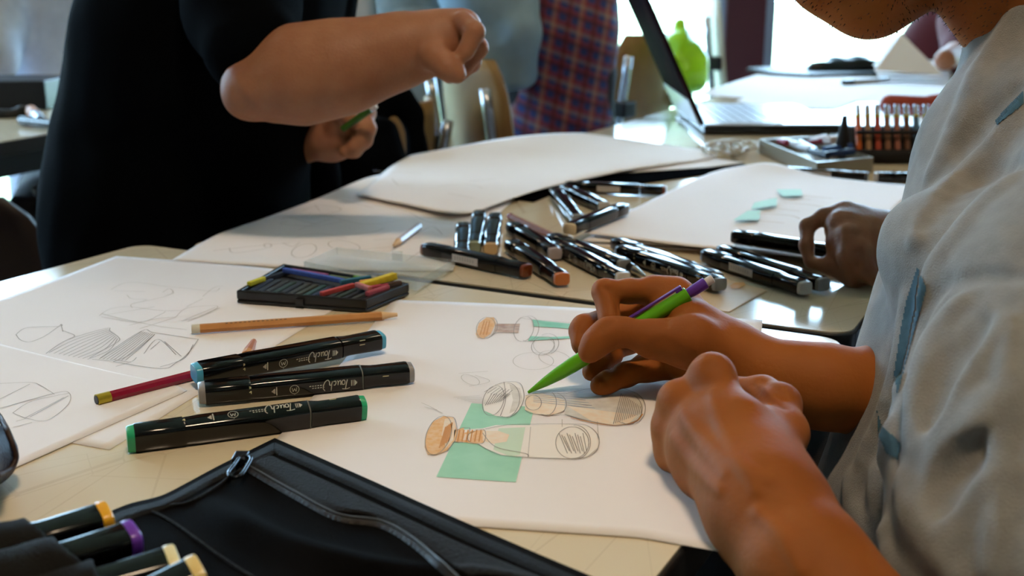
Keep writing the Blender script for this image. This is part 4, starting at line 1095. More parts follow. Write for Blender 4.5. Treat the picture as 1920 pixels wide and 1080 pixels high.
G = [dict(p=chain([(A(.72, 1.30, .48), .15), (A(.73, 1.30, .85), .13), (A(.74, 1.30, 1.12), .15)]), k=.04), dict(p=chain([(A(.74, 1.22, 1.1), .075), (A(.70, 1.12, .88), .062), K(1760, 482, 1.13, 78), K(1695, 480, 1.11, 62)]), k=.02, kg=.02)]
fix_parent(body('jumper', G, 0.005, M['navy'], disp=lambda X: vnoise(X, 40, 4) * .002), ph)
fix_parent(body('hair', [dict(p=[ell_(hz + np.array((.02, 0, .02)), (.095, .088, .112))]), dict(p=[ell_(hz + np.array((-.12, 0, -.05)), (.085, .10, .10))], cut=True, kg=.01)], .006, M['hair']), ph)
# ------------------------------------------------------------------ pencils, pastels, lid
def rodmw(a, b, up=Vector((0, 0, 1))):
    a, b = Vector(a), Vector(b); xd = (b - a).normalized(); yd = up.cross(xd).normalized(); zd = xd.cross(yd)
    m = Matrix.Identity(4)
    for i in range(3): m[i][0] = xd[i]; m[i][1] = yd[i]; m[i][2] = zd[i]; m[i][3] = a[i]
    return m, (b - a).length


def rod(name, segs, m, parent, n=12, smooth=True):
    """segs: (x, radius)"""
    return loft([(x, r, r) for x, r in segs], m, name, parent, n=n, ex=2.0, smooth=smooth)


M['cedar'] = mat('natural_wood_pencil', '#c4884c', 0.4, noise='#b97c40', nscale=60)
M['whitetip'] = mat('white_lacquer', '#cfcabc', 0.4)
M['rawwood'] = mat('sharpened_wood', '#d9b58a', 0.7)
M['crimson'] = mat('crimson_lacquer', '#8a1532', 0.25)
M['brass'] = mat('brass_ferrule', '#b3a132', 0.3, metal=0.6)
M['graph'] = mat('pencil_lead', '#3a3c3e', 0.5)
M['green_p'] = mat('green_pencil_plastic', '#5aa413', 0.3, spec=0.5)
M['purple_p'] = mat('purple_pencil_plastic', '#5a2f8e', 0.3)
M['eraser'] = mat('white_eraser', '#c9c2c0', 0.7)
pr = .0037
mw, L = rodmw(PZ(359, 617, T + pr + .001), PZ(745, 590, T + pr + .001))
t = empty('pencil', 'natural wood pencil with a white end in front of the pastel tray', 'pencil', mw=mw)
rod('barrel', [(.0065, pr), (L - .013, pr)], M['cedar'], t, 6, False)
rod('end_cap', [(0, pr * .9), (.0005, pr), (.0065, pr)], M['whitetip'], t, 12)
rod('sharpened_tip', [(L - .013, pr * .98), (L - .004, pr * .55), (L, pr * .42)], M['rawwood'], t, 12)
mb = MB()
for q in range(14): mb.ribbon([Vector((.026 + q * .0035, -.0017, pr * .88)), Vector((.028 + q * .0035, -.0017, pr * .88))], .0009, Vector((0, -.3, 1)))
mb.build('printed_text', M['graph'], t)
mw, L = rodmw(PZ(181, 750, T + .0040), PZ(560, 652, T + .0040))
t = empty('pencil', 'crimson pencil with a gold ferrule end lying under the blue-ended marker', 'pencil', mw=mw)
rod('barrel', [(.009, pr), (L, pr)], M['crimson'], t, 8, False)
rod('ferrule', [(0, pr * 1.02), (.009, pr * 1.02)], M['brass'], t, 16)
rod('lead_core', [(-.0004, pr * .8), (0.0001, pr * .8)], M['graph'], t, 12)
mw, L = rodmw(PZ(462, 668, T + .005), PZ(476, 640, T + .005))
t = empty('pencil_stub', 'stub of an orange-brown wood pencil peeking over the blue-ended marker', 'pencil stub', mw=mw)
rod('barrel', [(0, .0042), (.008, .0042)], M['cedar'], t, 8); rod('sharpened_tip', [(.008, .0042), (max(L, .016), .0022)], mat('stub_tip_copper', '#a8643c', 0.6), t, 8)
mw, L = rodmw(PZ(786, 424, T + .0045 + .001), PZ(738, 460, T + .0045 + .001))
t = empty('pencil', 'short pale lilac pencil with a wooden point on the round sketches', 'pencil', mw=mw)
rod('barrel', [(0, .0041), (L * .82, .0041)], mat('lilac_grey_lacquer', '#b7aab0', 0.3), t, 6, False); rod('sharpened_tip', [(L * .82, .004), (L, .0012)], M['rawwood'], t, 12)
mw, L = rodmw(PZ(956, 406, T + .0045), PZ(1042, 446, T + .0045))
t = empty('pencil', 'red-brown wooden pencil behind the pinkish grey-ended marker', 'pencil', mw=mw)
rod('barrel', [(.006, .0042), (L, .0042)], mat('red_brown_wood', '#8d5433', 0.4), t, 6, False); rod('end_cap', [(0, .0042), (.006, .0042)], M['crimson'], t, 12)
# metal-tipped pen tucked beside the fingers
mw, L = rodmw(PZ(1160, 488, T + .006), PZ(1210, 518, T + .006))
t = empty('pen', 'dark pen with a silver cone tip among the markers by the fingers', 'pen', mw=mw)
rod('barrel', [(0, .005), (L * .6, .005)], M['pblack'], t); rod('cone_tip', [(L * .6, .0045), (L * .95, .0016), (L, .0008)], mat('silver_tip', '#9c9a90', 0.25, metal=0.9), t)
# green mechanical pencil held by the boy
a = PZ(990, 736, T + .0016); b = PD(1337, 522, .772)
mw, L = rodmw(a, b)
t = empty('mechanical_pencil', 'green mechanical pencil with purple clip and white eraser held by the boy', 'pencil', mw=mw)
r0 = .0052
rod('barrel', [(0, .0009), (.004, .0016), (.014, .0033), (.024, .0045), (.035, r0), (L - .020, r0), (L - .0195, r0 * .9)], M['green_p'], t, 16)
rod('eraser_cap', [(L - .020, r0 * .62), (L - .016, r0 * .72), (L - .006, r0 * .78), (L - .0055, r0 * .7)], M['purple_p'], t, 16)
rod('eraser', [(L - .006, r0 * .58), (L - .0005, r0 * .58), (L, r0 * .45)], M['eraser'], t, 12)
mb = MB(); mb.box((L - .062, -.0016, r0 + .0012), (L - .021, .0016, r0 + .0028)).box((L - .026, -.0016, r0 * .6), (L - .021, .0016, r0 + .0014))
bevel(mb.build('clip', M['purple_p'], t), .0005, 2)
# green pencil in the other hand
mw, L = rodmw(PD(654, 234, 1.362), PD(705, 198, 1.345))
t = empty('mechanical_pencil', 'short green pencil with white tip in the far fist of the person in black', 'pencil', mw=mw)
rod('barrel', [(-.01, .0038), (L * .80, .0042)], mat('dark_green_barrel', '#2e5a10', 0.4), t); rod('eraser', [(L * .82, .0032), (L, .0034)], M['eraser'], t)

# pastel tray: outline traced where it stands, local frame built from its corners
c0, c1, c2, c3 = [PZ(x, y, T + .0012) for x, y in ((444, 568), (688, 586), (768, 553), (532, 515))]


def quad_frame(p0, p1, p3):
    """rectangle frame: origin p0, x towards p1, y towards p3"""
    return rodmw(p0, p1)[0], (p1 - p0).length, (p3 - p0).length


mw, LX, _ = quad_frame(c0, c1, c3)
inv = mw.inverted(); q3 = inv @ c3; q2 = inv @ c2
print('tray', LX, tuple(q3), tuple(q2))
th = .011
M['traym'] = mat('pastel_tray_plastic', '#17181b', 0.35)
t = empty('pastel_tray', 'open black plastic tray of worn pastel sticks', 'pastel tray', mw=mw)
P4 = [Vector((0, 0, 0)), Vector((LX, 0, 0)), Vector((q2.x, q2.y, 0)), Vector((q3.x, q3.y, 0))]
def bl(u, v, z=0):
    p = P4[0] * (1 - u) * (1 - v) + P4[1] * u * (1 - v) + P4[2] * u * v + P4[3] * (1 - u) * v
    return Vector((p.x, p.y, z))
def bslab(mb, u0, v0, u1, v1, z0, z1):
    v = [bl(u0, v0, z0), bl(u1, v0, z0), bl(u1, v1, z0), bl(u0, v1, z0), bl(u0, v0, z1), bl(u1, v0, z1), bl(u1, v1, z1), bl(u0, v1, z1)]
    return mb.add(v, [[3, 2, 1, 0], [4, 5, 6, 7], [0, 1, 5, 4], [1, 2, 6, 5], [2, 3, 7, 6], [3, 0, 4, 7]])
mb = MB(); e = .025
bslab(mb, 0, 0, 1, 1, 0, .003); bslab(mb, 0, 0, 1, e * 1.6, .003, th); bslab(mb, 0, 1 - e * 1.6, 1, 1, .003, th); bslab(mb, 0, e, e * 1.1, 1 - e, .003, th); bslab(mb, 1 - e * 2, e, 1, 1 - e, .003, th)
bevel(mb.build('tray_base', M['traym'], t), .0012, 2)
mb = MB(); bslab(mb, .47, -.03, .53, .0, .003, .008); mb.build('latch', M['traym'], t)
rs = random.Random(11)
M['dust'] = mat('black_foam_insert', '#202226', 0.9, noise='#2c3036', nscale=300)
mb = MB(); bslab(mb, .04, .06, .93, .93, .003, .0055); mb.build('foam_insert', M['dust'], t)
mb = MB()
for q in range(15): bslab(mb, .05 + q * .06, .08, .062 + q * .06, .52, .0055, .0085)
dv = mb.build('slot_dividers', M['dust'], t)
def pastel(u0, v0, u1, v1, col, label, z=.0055, wd=.0044, hgt=.0042, tilt=0):
    a = mw @ bl(u0, v0, z); b = mw @ bl(u1, v1, z + tilt)
    m_, l_ = rodmw(a, b)
    o = MB().box((0, -wd / 2, 0), (l_, wd / 2, hgt)).build('pastel_stick', col)
    o.matrix_world = m_; bevel(o, .0008, 2); tag(o, label, 'pastel stick', 'pastel sticks in the black tray')
    return o
pm = lambda n, c: mat('pastel_' + n, c, 0.85, noise=tuple(x * .8 for x in srgb(c)[:3]) + (1,), nscale=250)
cols = [('navy', '#1d2740'), ('slate', '#2c3440'), ('grey', '#34383b'), ('green', '#2d3f3a'), ('ink', '#22262e'), ('ash', '#3c403e'), ('olive', '#3a3d30'), ('teal', '#2c4a4a')]
pcm = {n: pm(n, c) for n, c in cols}
for q in range(14):
    n_, c_ = cols[q % len(cols)]
    u = .085 + q * .06
    words_ = ['first', 'second', 'third', 'fourth', 'fifth', 'sixth', 'seventh', 'eighth', 'ninth', 'tenth', 'eleventh', 'twelfth', 'thirteenth', 'fourteenth']
    pastel(u, .09, u + .002, .50 + .03 * rs.random(), pcm[n_], 'dusty dark %s pastel in the front row of the tray, %s from its left' % (n_, words_[q]), z=.0057)
pastel(.10, .93 - .03, .40, .90, pm('magenta', '#8d4470'), 'magenta pastel lying along the back rim of the tray', z=.0060)
pastel(.42, .88, .62, .87, pm('moss', '#5c6a45'), 'moss pastel lying along the back rim next to the magenta one', z=.006)
pastel(.60, .93, .78, .90, pm('leaf_green', '#5f8a2a'), 'leaf green pastel at the back rim of the tray', z=.0075)
pastel(.10, .74, .62, .62, pm('cobalt', '#3a55a8'), 'long cobalt blue pastel lying across the tray', z=.0105)
pastel(.62, .55, .74, .90, pm('petrol', '#24607c'), 'petrol blue pastel crossing the end of the cobalt one', z=.0105)
pastel(.82, .42, .92, .93, pm('yellow', '#cdb728'), 'bright yellow pastel leaning up at the right of the tray', z=.0112, tilt=.003, wd=.0065, hgt=.006)
pastel(.76, .58, .84, .82, pm('orange', '#d08a2a'), 'orange pastel beside the bright yellow one', z=.0115)
pastel(.63, .08, .72, .56, pm('coral', '#b0403e'), 'coral red pastel slanting in the front row of the tray', z=.0092)
pastel(.90, .60, .97, .90, pm('umber', '#4a3b33'), 'umber pastel standing behind the pink ones', z=.0100)
pastel(.86, .42, .93, .70, pm('rose', '#b0485c'), 'rose pastel between the umber and coral ones', z=.0100)
pastel(.78, .44, .93, .30, pm('salmon', '#b86a62'), 'salmon pink pastel lying crosswise over two pink ones', z=.0130)
pastel(.935, .20, .96, .62, pm('carmine', '#a04450'), 'carmine pastel by the right rim of the tray', z=.0100)
pastel(.02, .20, .06, .42, pm('lemon', '#c4be22'), 'tiny lemon yellow pastel stub in the front left corner of the tray', z=.0095)
pastel(.03, .50, .10, .85, pm('midnight', '#1c2436'), 'midnight blue pastel in the left end of the tray', z=.006)

# transparent lid lying open behind the tray
M['lid'] = mat('clear_plastic', '#e8eef0', 0.08, spec=0.5)
_nt = M['lid'].node_tree; _n = _nt.nodes; _tr = _n.new('ShaderNodeBsdfTransparent'); _mx = _n.new('ShaderNodeMixShader'); _mx.inputs[0].default_value = .15
_tr.inputs['Color'].default_value = (.93, .96, .97, 1)
_nt.links.new(_tr.outputs[0], _mx.inputs[1]); _nt.links.new(_n['Principled BSDF'].outputs[0], _mx.inputs[2]); _nt.links.new(_mx.outputs[0], _n['Material Output'].inputs['Surface'])
L0, L1, L2, L3 = [PZ(x, y, T + .004) for x, y in ((570, 506), (780, 545), (853, 502), (632, 478))]
mwl = rodmw(L0, L1)[0]; il = mwl.inverted(); Q = [il @ p for p in (L0, L1, L2, L3)]
t = empty('clear_tray_cover', 'clear plastic lid of the pastel tray lying open behind it', 'lid', mw=mwl)
def ql(u, v, z):
    p = Q[0] * (1 - u) * (1 - v) + Q[1] * u * (1 - v) + Q[2] * u * v + Q[3] * (1 - u) * v; return Vector((p.x, p.y, z))
def qs(mb, u0, v0, u1, v1, z0, z1):
    v = [ql(u0, v0, z0), ql(u1, v0, z0), ql(u1, v1, z0), ql(u0, v1, z0), ql(u0, v0, z1), ql(u1, v0, z1), ql(u1, v1, z1), ql(u0, v1, z1)]
    return mb.add(v, [[3, 2, 1, 0], [4, 5, 6, 7], [0, 1, 5, 4], [1, 2, 6, 5], [2, 3, 7, 6], [3, 0, 4, 7]])
mb = MB(); qs(mb, 0, 0, 1, 1, -.0006, .0006); mb.build('lid_panel', M['lid'], t)
mb = MB(); qs(mb, 0, 0, 1, .012, .0006, .008); qs(mb, 0, .988, 1, 1, .0006, .008); qs(mb, 0, .012, .008, .988, .0006, .008); qs(mb, .992, .012, 1, .988, .0006, .008)
mb.build('lid_rim', M['lid'], t)
mb = MB(); qs(mb, .48, .985, .56, 1.03, .001, .010); mb.build('clasp', M['lid'], t)

# ------------------------------------------------------------------ the black marker case in the foreground
def hcase(u, v, S):
    X = S.reshape(-1, 3); base_ = (vnoise(X, 22, 31) * .0022 + vnoise(X, 60, 32) * .0008).reshape(u.shape)
    edge = np.minimum(np.minimum(u, 1 - u), np.minimum(v, 1 - v))
    puff = .008 * np.clip(edge / .10, 0, 1) ** .6
    ridge = .010 * np.exp(-((v - .33 - .10 * np.sin(u * 5)) / .05) ** 2) * np.clip(u * 4, 0, 1) * np.clip((1 - u) * 3, 0, 1)
    return puff + ridge * .8 + base_ * np.clip(edge / .1, 0, 1) + .002
cs = empty('marker_case', 'open black zipped canvas case for markers spread in the foreground', 'case', tuple(PZ(515, 1000, T)))
TOPE = [(515, 828), (700, 910), (880, 992), (1075, 1078), (1330, 1190)]
LEFE = [(515, 828), (400, 885), (305, 936), (215, 962), (60, 1040), (-160, 1180)]
cloth, SC_ = coons('flap', TOPE, [(1330, 1190), (1250, 1400)], [(-160, 1180), (500, 1420), (1250, 1400)], LEFE, T + .002, M['fabric'], None, 90, 90, hcase, thick=.002)
fix_parent(cloth, cs)
bvc = BVHTree.FromPolygons([Vector(p) for p in SC_.reshape(-1, 3)], [p.vertices for p in cloth.data.polygons])
def oncase(px, py, off=.001):
    h = bvc.ray_cast(Vector((0, 0, CZ)), ray(px, py).normalized())
    return (h[0] + Vector((0, 0, off))) if h[0] else PZ(px, py, T + .008)
def casestrip(name, la, lb, m, off=.0012, n=50):
    A_ = resample(smooth_line(la, 8), n); B_ = resample(smooth_line(lb, 8), n); W = 6
    V = []; Fc = []
    for i in range(n):
        for k in range(W):
            f = k / (W - 1); p = A_[i] * (1 - f) + B_[i] * f
            V.append(oncase(p[0], p[1], off * (1 if 0 < k < W - 1 else .2)))
    for i in range(n - 1):
        for k in range(W - 1): Fc.append([i * W + k, i * W + k + 1, (i + 1) * W + k + 1, (i + 1) * W + k])
    return fix_parent(link_mesh(name, V, Fc, m), cs)
casestrip('binding', [(516, 831), (700, 913), (880, 995), (1072, 1079), (1320, 1186)], [(514, 850), (700, 934), (878, 1018), (1060, 1098), (1300, 1208)], M['fabric_dk'], .0018)
casestrip('binding', [(514, 831), (400, 888), (306, 938), (217, 964), (62, 1042)], [(514, 852), (408, 903), (316, 952), (240, 978), (92, 1054)], M['fabric_dk'], .0018)
casestrip('velcro_band', [(512, 856), (690, 938), (870, 1022), (1040, 1092)], [(466, 874), (600, 950), (720, 976), (880, 1080)], M['velcro'], .0014)
casestrip('zip_tape', [(462, 872), (560, 926), (640, 968), (720, 980), (790, 1020), (870, 1090)], [(452, 880), (548, 936), (630, 978), (712, 992), (778, 1032), (850, 1098)], M['zip_'], .0022)
mb = MB(); pts = [oncase(x, y, .0026) for x, y in smooth_line([(457, 876), (554, 931), (635, 973), (716, 986), (784, 1026), (860, 1094)], 20)]
mb.tube(pts, .0007, 6); fix_parent(mb.build('zip_teeth', M['graph'], None, True), cs)
for pl in ([(300, 948), (350, 945), (405, 915), (440, 890), (500, 858)], [(280, 958), (330, 985), (420, 1050), (475, 1085)]):
    mb = MB(); mb.tube([oncase(x, y, .0006) for x, y in smooth_line(pl, 12)], .0008, 6); fix_parent(mb.build('stitched_seam', M['velcro'], None, True), cs)
zp = MB()
c_ = [(450, 878), (462, 874), (472, 878), (466, 892), (452, 912), (436, 914), (430, 906), (440, 892)]
zp.tube([oncase(x, y, .006) for x, y in smooth_line(c_ + [c_[0]], 6)], .0011, 8)
fix_parent(zp.build('zip_puller', M['zipmetal'], None, True), cs)
mb = MB(); a = oncase(452, 874, .004); mb.box((a.x - .004, a.y - .006, a.z - .002), (a.x + .004, a.y + .006, a.z + .003)); bevel(fix_parent(mb.build('zip_slider', M['zipmetal']), cs), .001, 2)

# markers standing in the elastic loops of the case, their ends lifted off the table
def loop_marker(pe, pb, de, db, col, label, w_=1.0, gold=True):
    """pe: pixel of the end facing the sheet, pb: pixel where it leaves the loop"""
    a = PD(pb[0], pb[1], db); b = PD(pe[0], pe[1], de)
    d_ = (b - a).normalized(); a0 = b - d_ * .150
    m_, l_ = rodmw(a0, b); m_ = m_ @ Matrix.Rotation(.2, 4, 'X')
    t = empty('marker_pen', label, 'marker pen', 'markers held in the black case', mw=m_)
    x = lambda v: v
    loft([(.0, HW * .9, HH * .9), (.034, HW, HH), (.112, HW, HH)], M['pblack'], 'barrel', t)
    loft([(.1125, HW * .96, HH * .96), (.119, HW * .86, HH * .88), (.124, HW * .86, HH * .88), (.144, HW * .96, HH * .96), (.1455, HW * .93, HH * .93)], M['capblack'], 'cap', t)
    loft([(.1452, HW * .96, HH * .96), (.1465, HW * 1.0, HH * 1.0), (.1495, HW * .97, HH * .97), (.1502, HW * .88, HH * .88)], col, 'end_plug', t)
    return t, a0, b
T1 = loop_marker((206, 972), (90, 1005), .545, .53, P['yellow'], 'marker with a yellow end in the first loop of the case')
T2 = loop_marker((256, 1008), (150, 1040), .525, .51, P['purple'], 'marker with a purple end in the case beside the yellow-ended one')
T3 = loop_marker((334, 1056), (230, 1085), .51, .50, P['paley'], 'marker with a pale yellow end in the case below the purple-ended one')
T4 = loop_marker((380, 1074), (280, 1120), .495, .485, P['peach'], 'marker with a sand-coloured end at the bottom edge of the case')
for k, (tt, a0, b0) in enumerate((T1, T2, T3, T4)):
    d_ = (b0 - a0).normalized(); s0 = b0 - d_ * (.037 if k == 0 else .036); s1 = b0 - d_ * .175
    G = [dict(p=[cap_(s0, s1, .0115, .0135), cap_(s0 + Vector((.006, -.004, -.002)), s1 + Vector((.006, -.004, -.004)), .011, .013)], k=.006)]
    G.append(dict(p=[cap_(s0 + d_ * .02, s0 + d_ * .0125, .0145)], cut=True, kg=.002))
    o = fix_parent(body('elastic_loop', G, .0016, M['fabric_dk'], disp=lambda X: vnoise(X, 300, 3) * .0004, smooth_it=1), cs)

# dark blue pouch at the left edge
M['pouch'] = mat('dark_blue_pouch', '#141d33', 0.5, bump=0.3, bscale=500); M['piping'] = mat('brown_piping', '#2e1d16', 0.6)
po = empty('pencil_pouch', 'dark blue rounded pouch with brown piping at the left edge of the table', 'pouch', tuple(PZ(-80, 860, T)))
pc = [PD(x, y, d) for x, y, d in ((-140, 790, .70), (-60, 800, .68), (-20, 850, .665))]
G = [dict(p=[cap_(PD(-190, 880, .57), PD(-30, 856, .632), .030, .0175), cap_(PD(-200, 860, .59), PD(-62, 800, .67), .030, .0175), cap_(PD(-210, 940, .54), PD(-82, 918, .587), .03, .0175)], k=.02)]
pm_ = fix_parent(body('pouch_body', G, .002, M['pouch'], smooth_it=2), po)
bvp = BVHTree.FromPolygons([v.co for v in pm_.data.vertices], [p.vertices for p in pm_.data.polygons])
mb = MB(); pts = []
for x, y in smooth_line([(-30, 768), (0, 776), (16, 800), (30, 832), (36, 858), (26, 878), (0, 892)], 8):
    lo_ = bvp.ray_cast(Vector((0, 0, CZ)), ray(x - 8, y).normalized())
    if lo_[0]: pts.append(lo_[0] + lo_[1] * .0005)
if len(pts) > 3: fix_parent(MB().tube(pts, .0016, 8).build('piping', M['piping'], None, True), po)
# ------------------------------------------------------------------ chairs, laptop, far clutter
M['ply'] = mat('beech_plywood', '#8d6a36', 0.5, noise='#80602f', nscale=20)
M['chrome'] = mat('chair_steel', '#b9bec8', 0.25, metal=0.8)


def chair(label, loc, face, back_m=None, back_h=.84, w=.38, tilt=.12):
    """a school chair: loc on the floor, face = direction the sitter looks (xy)"""
    fd = Vector((face[0], face[1], 0)).normalized(); m = rodmw(Vector((loc[0], loc[1], 0)), Vector((loc[0], loc[1], 0)) + fd)[0]
    t = empty('school_chair', label, 'chair', mw=m)
    def curved(x0, z0, hgt, name, lean):
        V = []; Fc = []; nu, nv = 14, 10
        for j in range(nv + 1):
            v = j / nv; rw = (w / 2) * (1 - .30 * abs(2 * v - 1) ** 3.5)
            for i in range(nu + 1):
                u = -1 + 2 * i / nu
                V.append((x0 + .045 * u * u - lean * v * hgt, u * rw, z0 + v * hgt))
        for j in range(nv):
            for i in range(nu):
                a = j * (nu + 1) + i; Fc.append([a, a + 1, a + nu + 2, a + nu + 1])
        o = link_mesh(name, V, Fc, back_m or M['ply'], t); s = o.modifiers.new('ply', 'SOLIDIFY'); s.thickness = .010; s.offset = 0
        return o
    curved(-.19, back_h - .30, .30, 'backrest', tilt)
    V = []; Fc = []
    for j in range(11):
        for i in range(11):
            x = -.17 + .36 * j / 10; y = (-1 + 2 * i / 10) * w / 2 * (1 - .12 * (1 - j / 10))
            V.append((x, y, .45 - .015 * math.sin(math.pi * j / 10) - (.03 * max(0, (j - 8) / 2) ** 2)))
    for j in range(10):
        for i in range(10):
            a = j * 11 + i; Fc.append([a, a + 11, a + 12, a + 1])
    o = link_mesh('seat', V, Fc, back_m or M['ply'], t); s = o.modifiers.new('ply', 'SOLIDIFY'); s.thickness = .011; s.offset = 0
    for sy in (-1, 1):
        y = sy * (w / 2 - .015)
        MB().tube(smooth_line([(-.21 - .05, y, 0), (-.18, y, .42), (-.175, y, .52), (-.215, y, back_h - .05)], 5), .011, 10).build('rear_leg', M['chrome'], t, True)
        MB().tube([(.20, y, 0), (.14, y, .43)], .011, 10).build('front_leg', M['chrome'], t, True)
        MB().tube([(.14, y, .43), (-.18, y, .43)], .010, 10).build('side_rail', M['chrome'], t, True)
        c = MB(); c.box((-.225, y - .03, back_h - .205), (-.165, y + .03, back_h - .165)); bevel(c.build('back_clamp', M['metal_black'], t), .006, 3)
    MB().tube([(.14, -w / 2 + .015, .30), (.14, w / 2 - .015, .30)], .008, 8).build('stretcher', M['chrome'], t, True)
    return t


cp_ = lambda px, d: (PD(px, 100, d).x, PD(px, 100, d).y)
chair('wooden school chair with steel frame under the washed blue shirt', cp_(1035, 2.38), (1, .5), back_h=.86, w=.30)
chair('wooden school chair under the black jacket', cp_(590, 2.2), (-1, .35), back_h=.79, w=.30)
chair('pale wooden chair seen past the laptop lid', cp_(1108, 3.2), (-1, .75), back_h=.87, w=.34)
chair('chair back seen edge-on next to the dark red post', cp_(1455, 3.6), (1, -.17), back_h=.95, w=.34, back_m=mat('pale_chair_ply', '#c9c7b4', 0.5))
# black jacket hung over the chair back
G = [dict(p=chain([K(668, 330, 1.82, 40), K(690, 230, 1.85, 30), K(722, 188, 1.87, 24), K(752, 186, 1.88, 22), K(772, 215, 1.88, 20), K(782, 300, 1.87, 20)]), k=.02),
     dict(p=chain([K(640, 290, 1.80, 60), K(680, 330, 1.80, 60), K(730, 330, 1.82, 44)]), k=.03, kg=.03), dict(p=chain([K(715, 250, 1.80, 30), K(720, 320, 1.80, 34)]), k=.02, kg=.03)]
o = body('jacket', G, .006, M['navy'], disp=lambda X: vnoise(X, 40, 14) * .005, smooth_it=1)
tag(o, 'black jacket draped over the chair behind the fist with the green pencil', 'jacket')
# green plastic bag
M['bag'] = mat('lime_plastic_bag', '#8fce10', 0.35, noise='#a5e020', nscale=14, bump=0.4, bscale=30, sss=0.0)
M['bag'].node_tree.nodes['Principled BSDF'].inputs['Transmission Weight'].default_value = 0.0
G = [dict(p=chain([K(1276, 44, 3.0, 8), K(1278, 80, 3.0, 20), K(1290, 120, 3.0, 32), K(1298, 150, 3.0, 28)]), k=.03), dict(p=chain([K(1268, 80, 2.98, 15), K(1282, 150, 2.98, 20)]), k=.02, kg=.03)]
o = body('plastic_bag', G, .006, M['bag'], disp=lambda X: vnoise(X, 45, 21) * .008 + vnoise(X, 100, 22) * .003)
tag(o, 'lime green plastic bag behind the laptop lid', 'bag')

# laptop
A_ = PZ(1320, 252, T + .002); hz_ = PZ(1262, 205, T + .002) - A_; hz_.z = 0; hl = .36; hz_ = hz_.normalized()
ax = Vector((hz_.y, -hz_.x, 0))      # away from the hinge, over the keyboard
m = Matrix.Identity(4)
for i in range(3): m[i][0] = ax[i]; m[i][1] = hz_[i]; m[i][2] = (0, 0, 1)[i]; m[i][3] = A_[i]
t = empty('laptop', 'open black laptop with a bright keyboard, its lid leaning back', 'laptop', mw=m)
M['lapdark'] = mat('laptop_black', '#0d0e11', 0.25); M['lapsilver'] = mat('laptop_silver', '#dfe4ea', 0.25)
M['lidback'] = mat('lid_painted_reflection', '#15131a', 0.55, noise='#2c1a20', nscale=22, spec=0.03, ior=1.05)  # reddish mottling is the plaid shirt's reflection put into the colour
bevel(MB().box((0, 0, 0), (.25, hl, .016)).build('base', M['lapdark'], t), .003, 2)
MB().box((.004, .004, .016), (.246, hl - .004, .0175)).build('deck', M['lapsilver'], t)
kb = MB()
for r_ in range(6):
    for c_ in range(14):
        kb.box((.035 + r_ * .0185, .018 + c_ * .0235, .0175), (.035 + r_ * .0185 + .0155, .018 + c_ * .0235 + .0200, .0192))
kb.build('keyboard', mat('silver_keys', '#b4bfce', 0.3), t)
ra = Matrix.Translation((.0, 0, .018)) @ Matrix.Rotation(math.radians(-26), 4, 'Y')
bevel(MB().box((-.007, 0, .0), (0, hl, .245), ra).build('lid', M['lidback'], t), .002, 2)
MB().box((0, .0, .0), (.0012, hl, .243), ra).build('screen_bezel', M['lapdark'], t)
MB().box((.0012, .012, .018), (.0018, hl - .012, .232), ra).build('screen', mat('screen_painted_reflection', '#121016', 0.6, noise='#2a1a20', nscale=26, spec=0.04, ior=1.05), t)  # reddish noise paints the shirt's reflection into the screen
MB().box((-.009, .01, -.002), (-.007, hl - .01, .05), ra).build('white_reflection_band', M['lapsilver'], t)  # silver band standing in for a white reflection low on the lid

# metal tin of pens
rim = [PZ(x, y, T + .022) for x, y in ((1424, 262), (1532, 306), (1638, 296), (1515, 257))]
t = empty('metal_tin', 'low grey metal tin full of small pens and erasers', 'tin', tuple(PZ(1530, 316, T)))
M['tin'] = mat('tin_metal', '#8d8576', 0.35, metal=0.6)
def poly_box(pts, z0, z1, z2=None):
    return MB().prism([(p.x, p.y) for p in pts], z0, z1)
cx_ = sum((p for p in rim), Vector()) / 4
inn = [cx_ + (p - cx_) * .96 for p in rim]
mb = MB(); mb.prism([(p.x, p.y) for p in inn], T + .0012, T + .004)
for i in range(4):
    a, b, c, d = rim[i], rim[(i + 1) % 4], inn[(i + 1) % 4], inn[i]
    v = [(a.x, a.y, T + .001), (b.x, b.y, T + .001), (c.x, c.y, T + .001), (d.x, d.y, T + .001), (a.x, a.y, T + .023), (b.x, b.y, T + .023), (c.x, c.y, T + .023), (d.x, d.y, T + .023)]
    mb.add(v, [[3, 2, 1, 0], [4, 5, 6, 7], [0, 1, 5, 4], [1, 2, 6, 5], [2, 3, 7, 6], [3, 0, 4, 7]])
fix_parent(mb.build('tin_body', M['tin']), t)
tin_items = [((1468, 262), (1496, 272), '#d8d8dc', 'white-capped'), ((1496, 274), (1520, 280), '#c9ccd4', 'silver'), ((1460, 264), (1476, 268), '#8c1a38', 'crimson'), ((1522, 262), (1548, 258), '#e4e2e2', 'white'), ((1512, 268), (1546, 264), '#7a1528', 'dark red'),
             ((1544, 280), (1604, 274), '#274a86', 'blue'), ((1540, 290), (1600, 284), '#16305e', 'navy blue'), ((1516, 284), (1552, 292), '#101a2c', 'black'), ((1500, 266), (1530, 284), '#4a5a78', 'slate blue')]
for a, b, c, nm in tin_items:
    z = T + .024
    m_, l_ = rodmw(PZ(a[0], a[1], z), PZ(b[0], b[1], z))
    tt = empty('pen', '%s pen lying in the grey metal tin' % nm, 'pen', 'pens in the metal tin', mw=m_)
    pmx = mat('pen_' + nm.replace(' ', '_'), c, 0.3)
    rod('barrel', [(0, .004), (l_ * .7, .0048)], pmx, tt); rod('cap', [(l_ * .7, .0055), (l_, .0052)], pmx, tt)
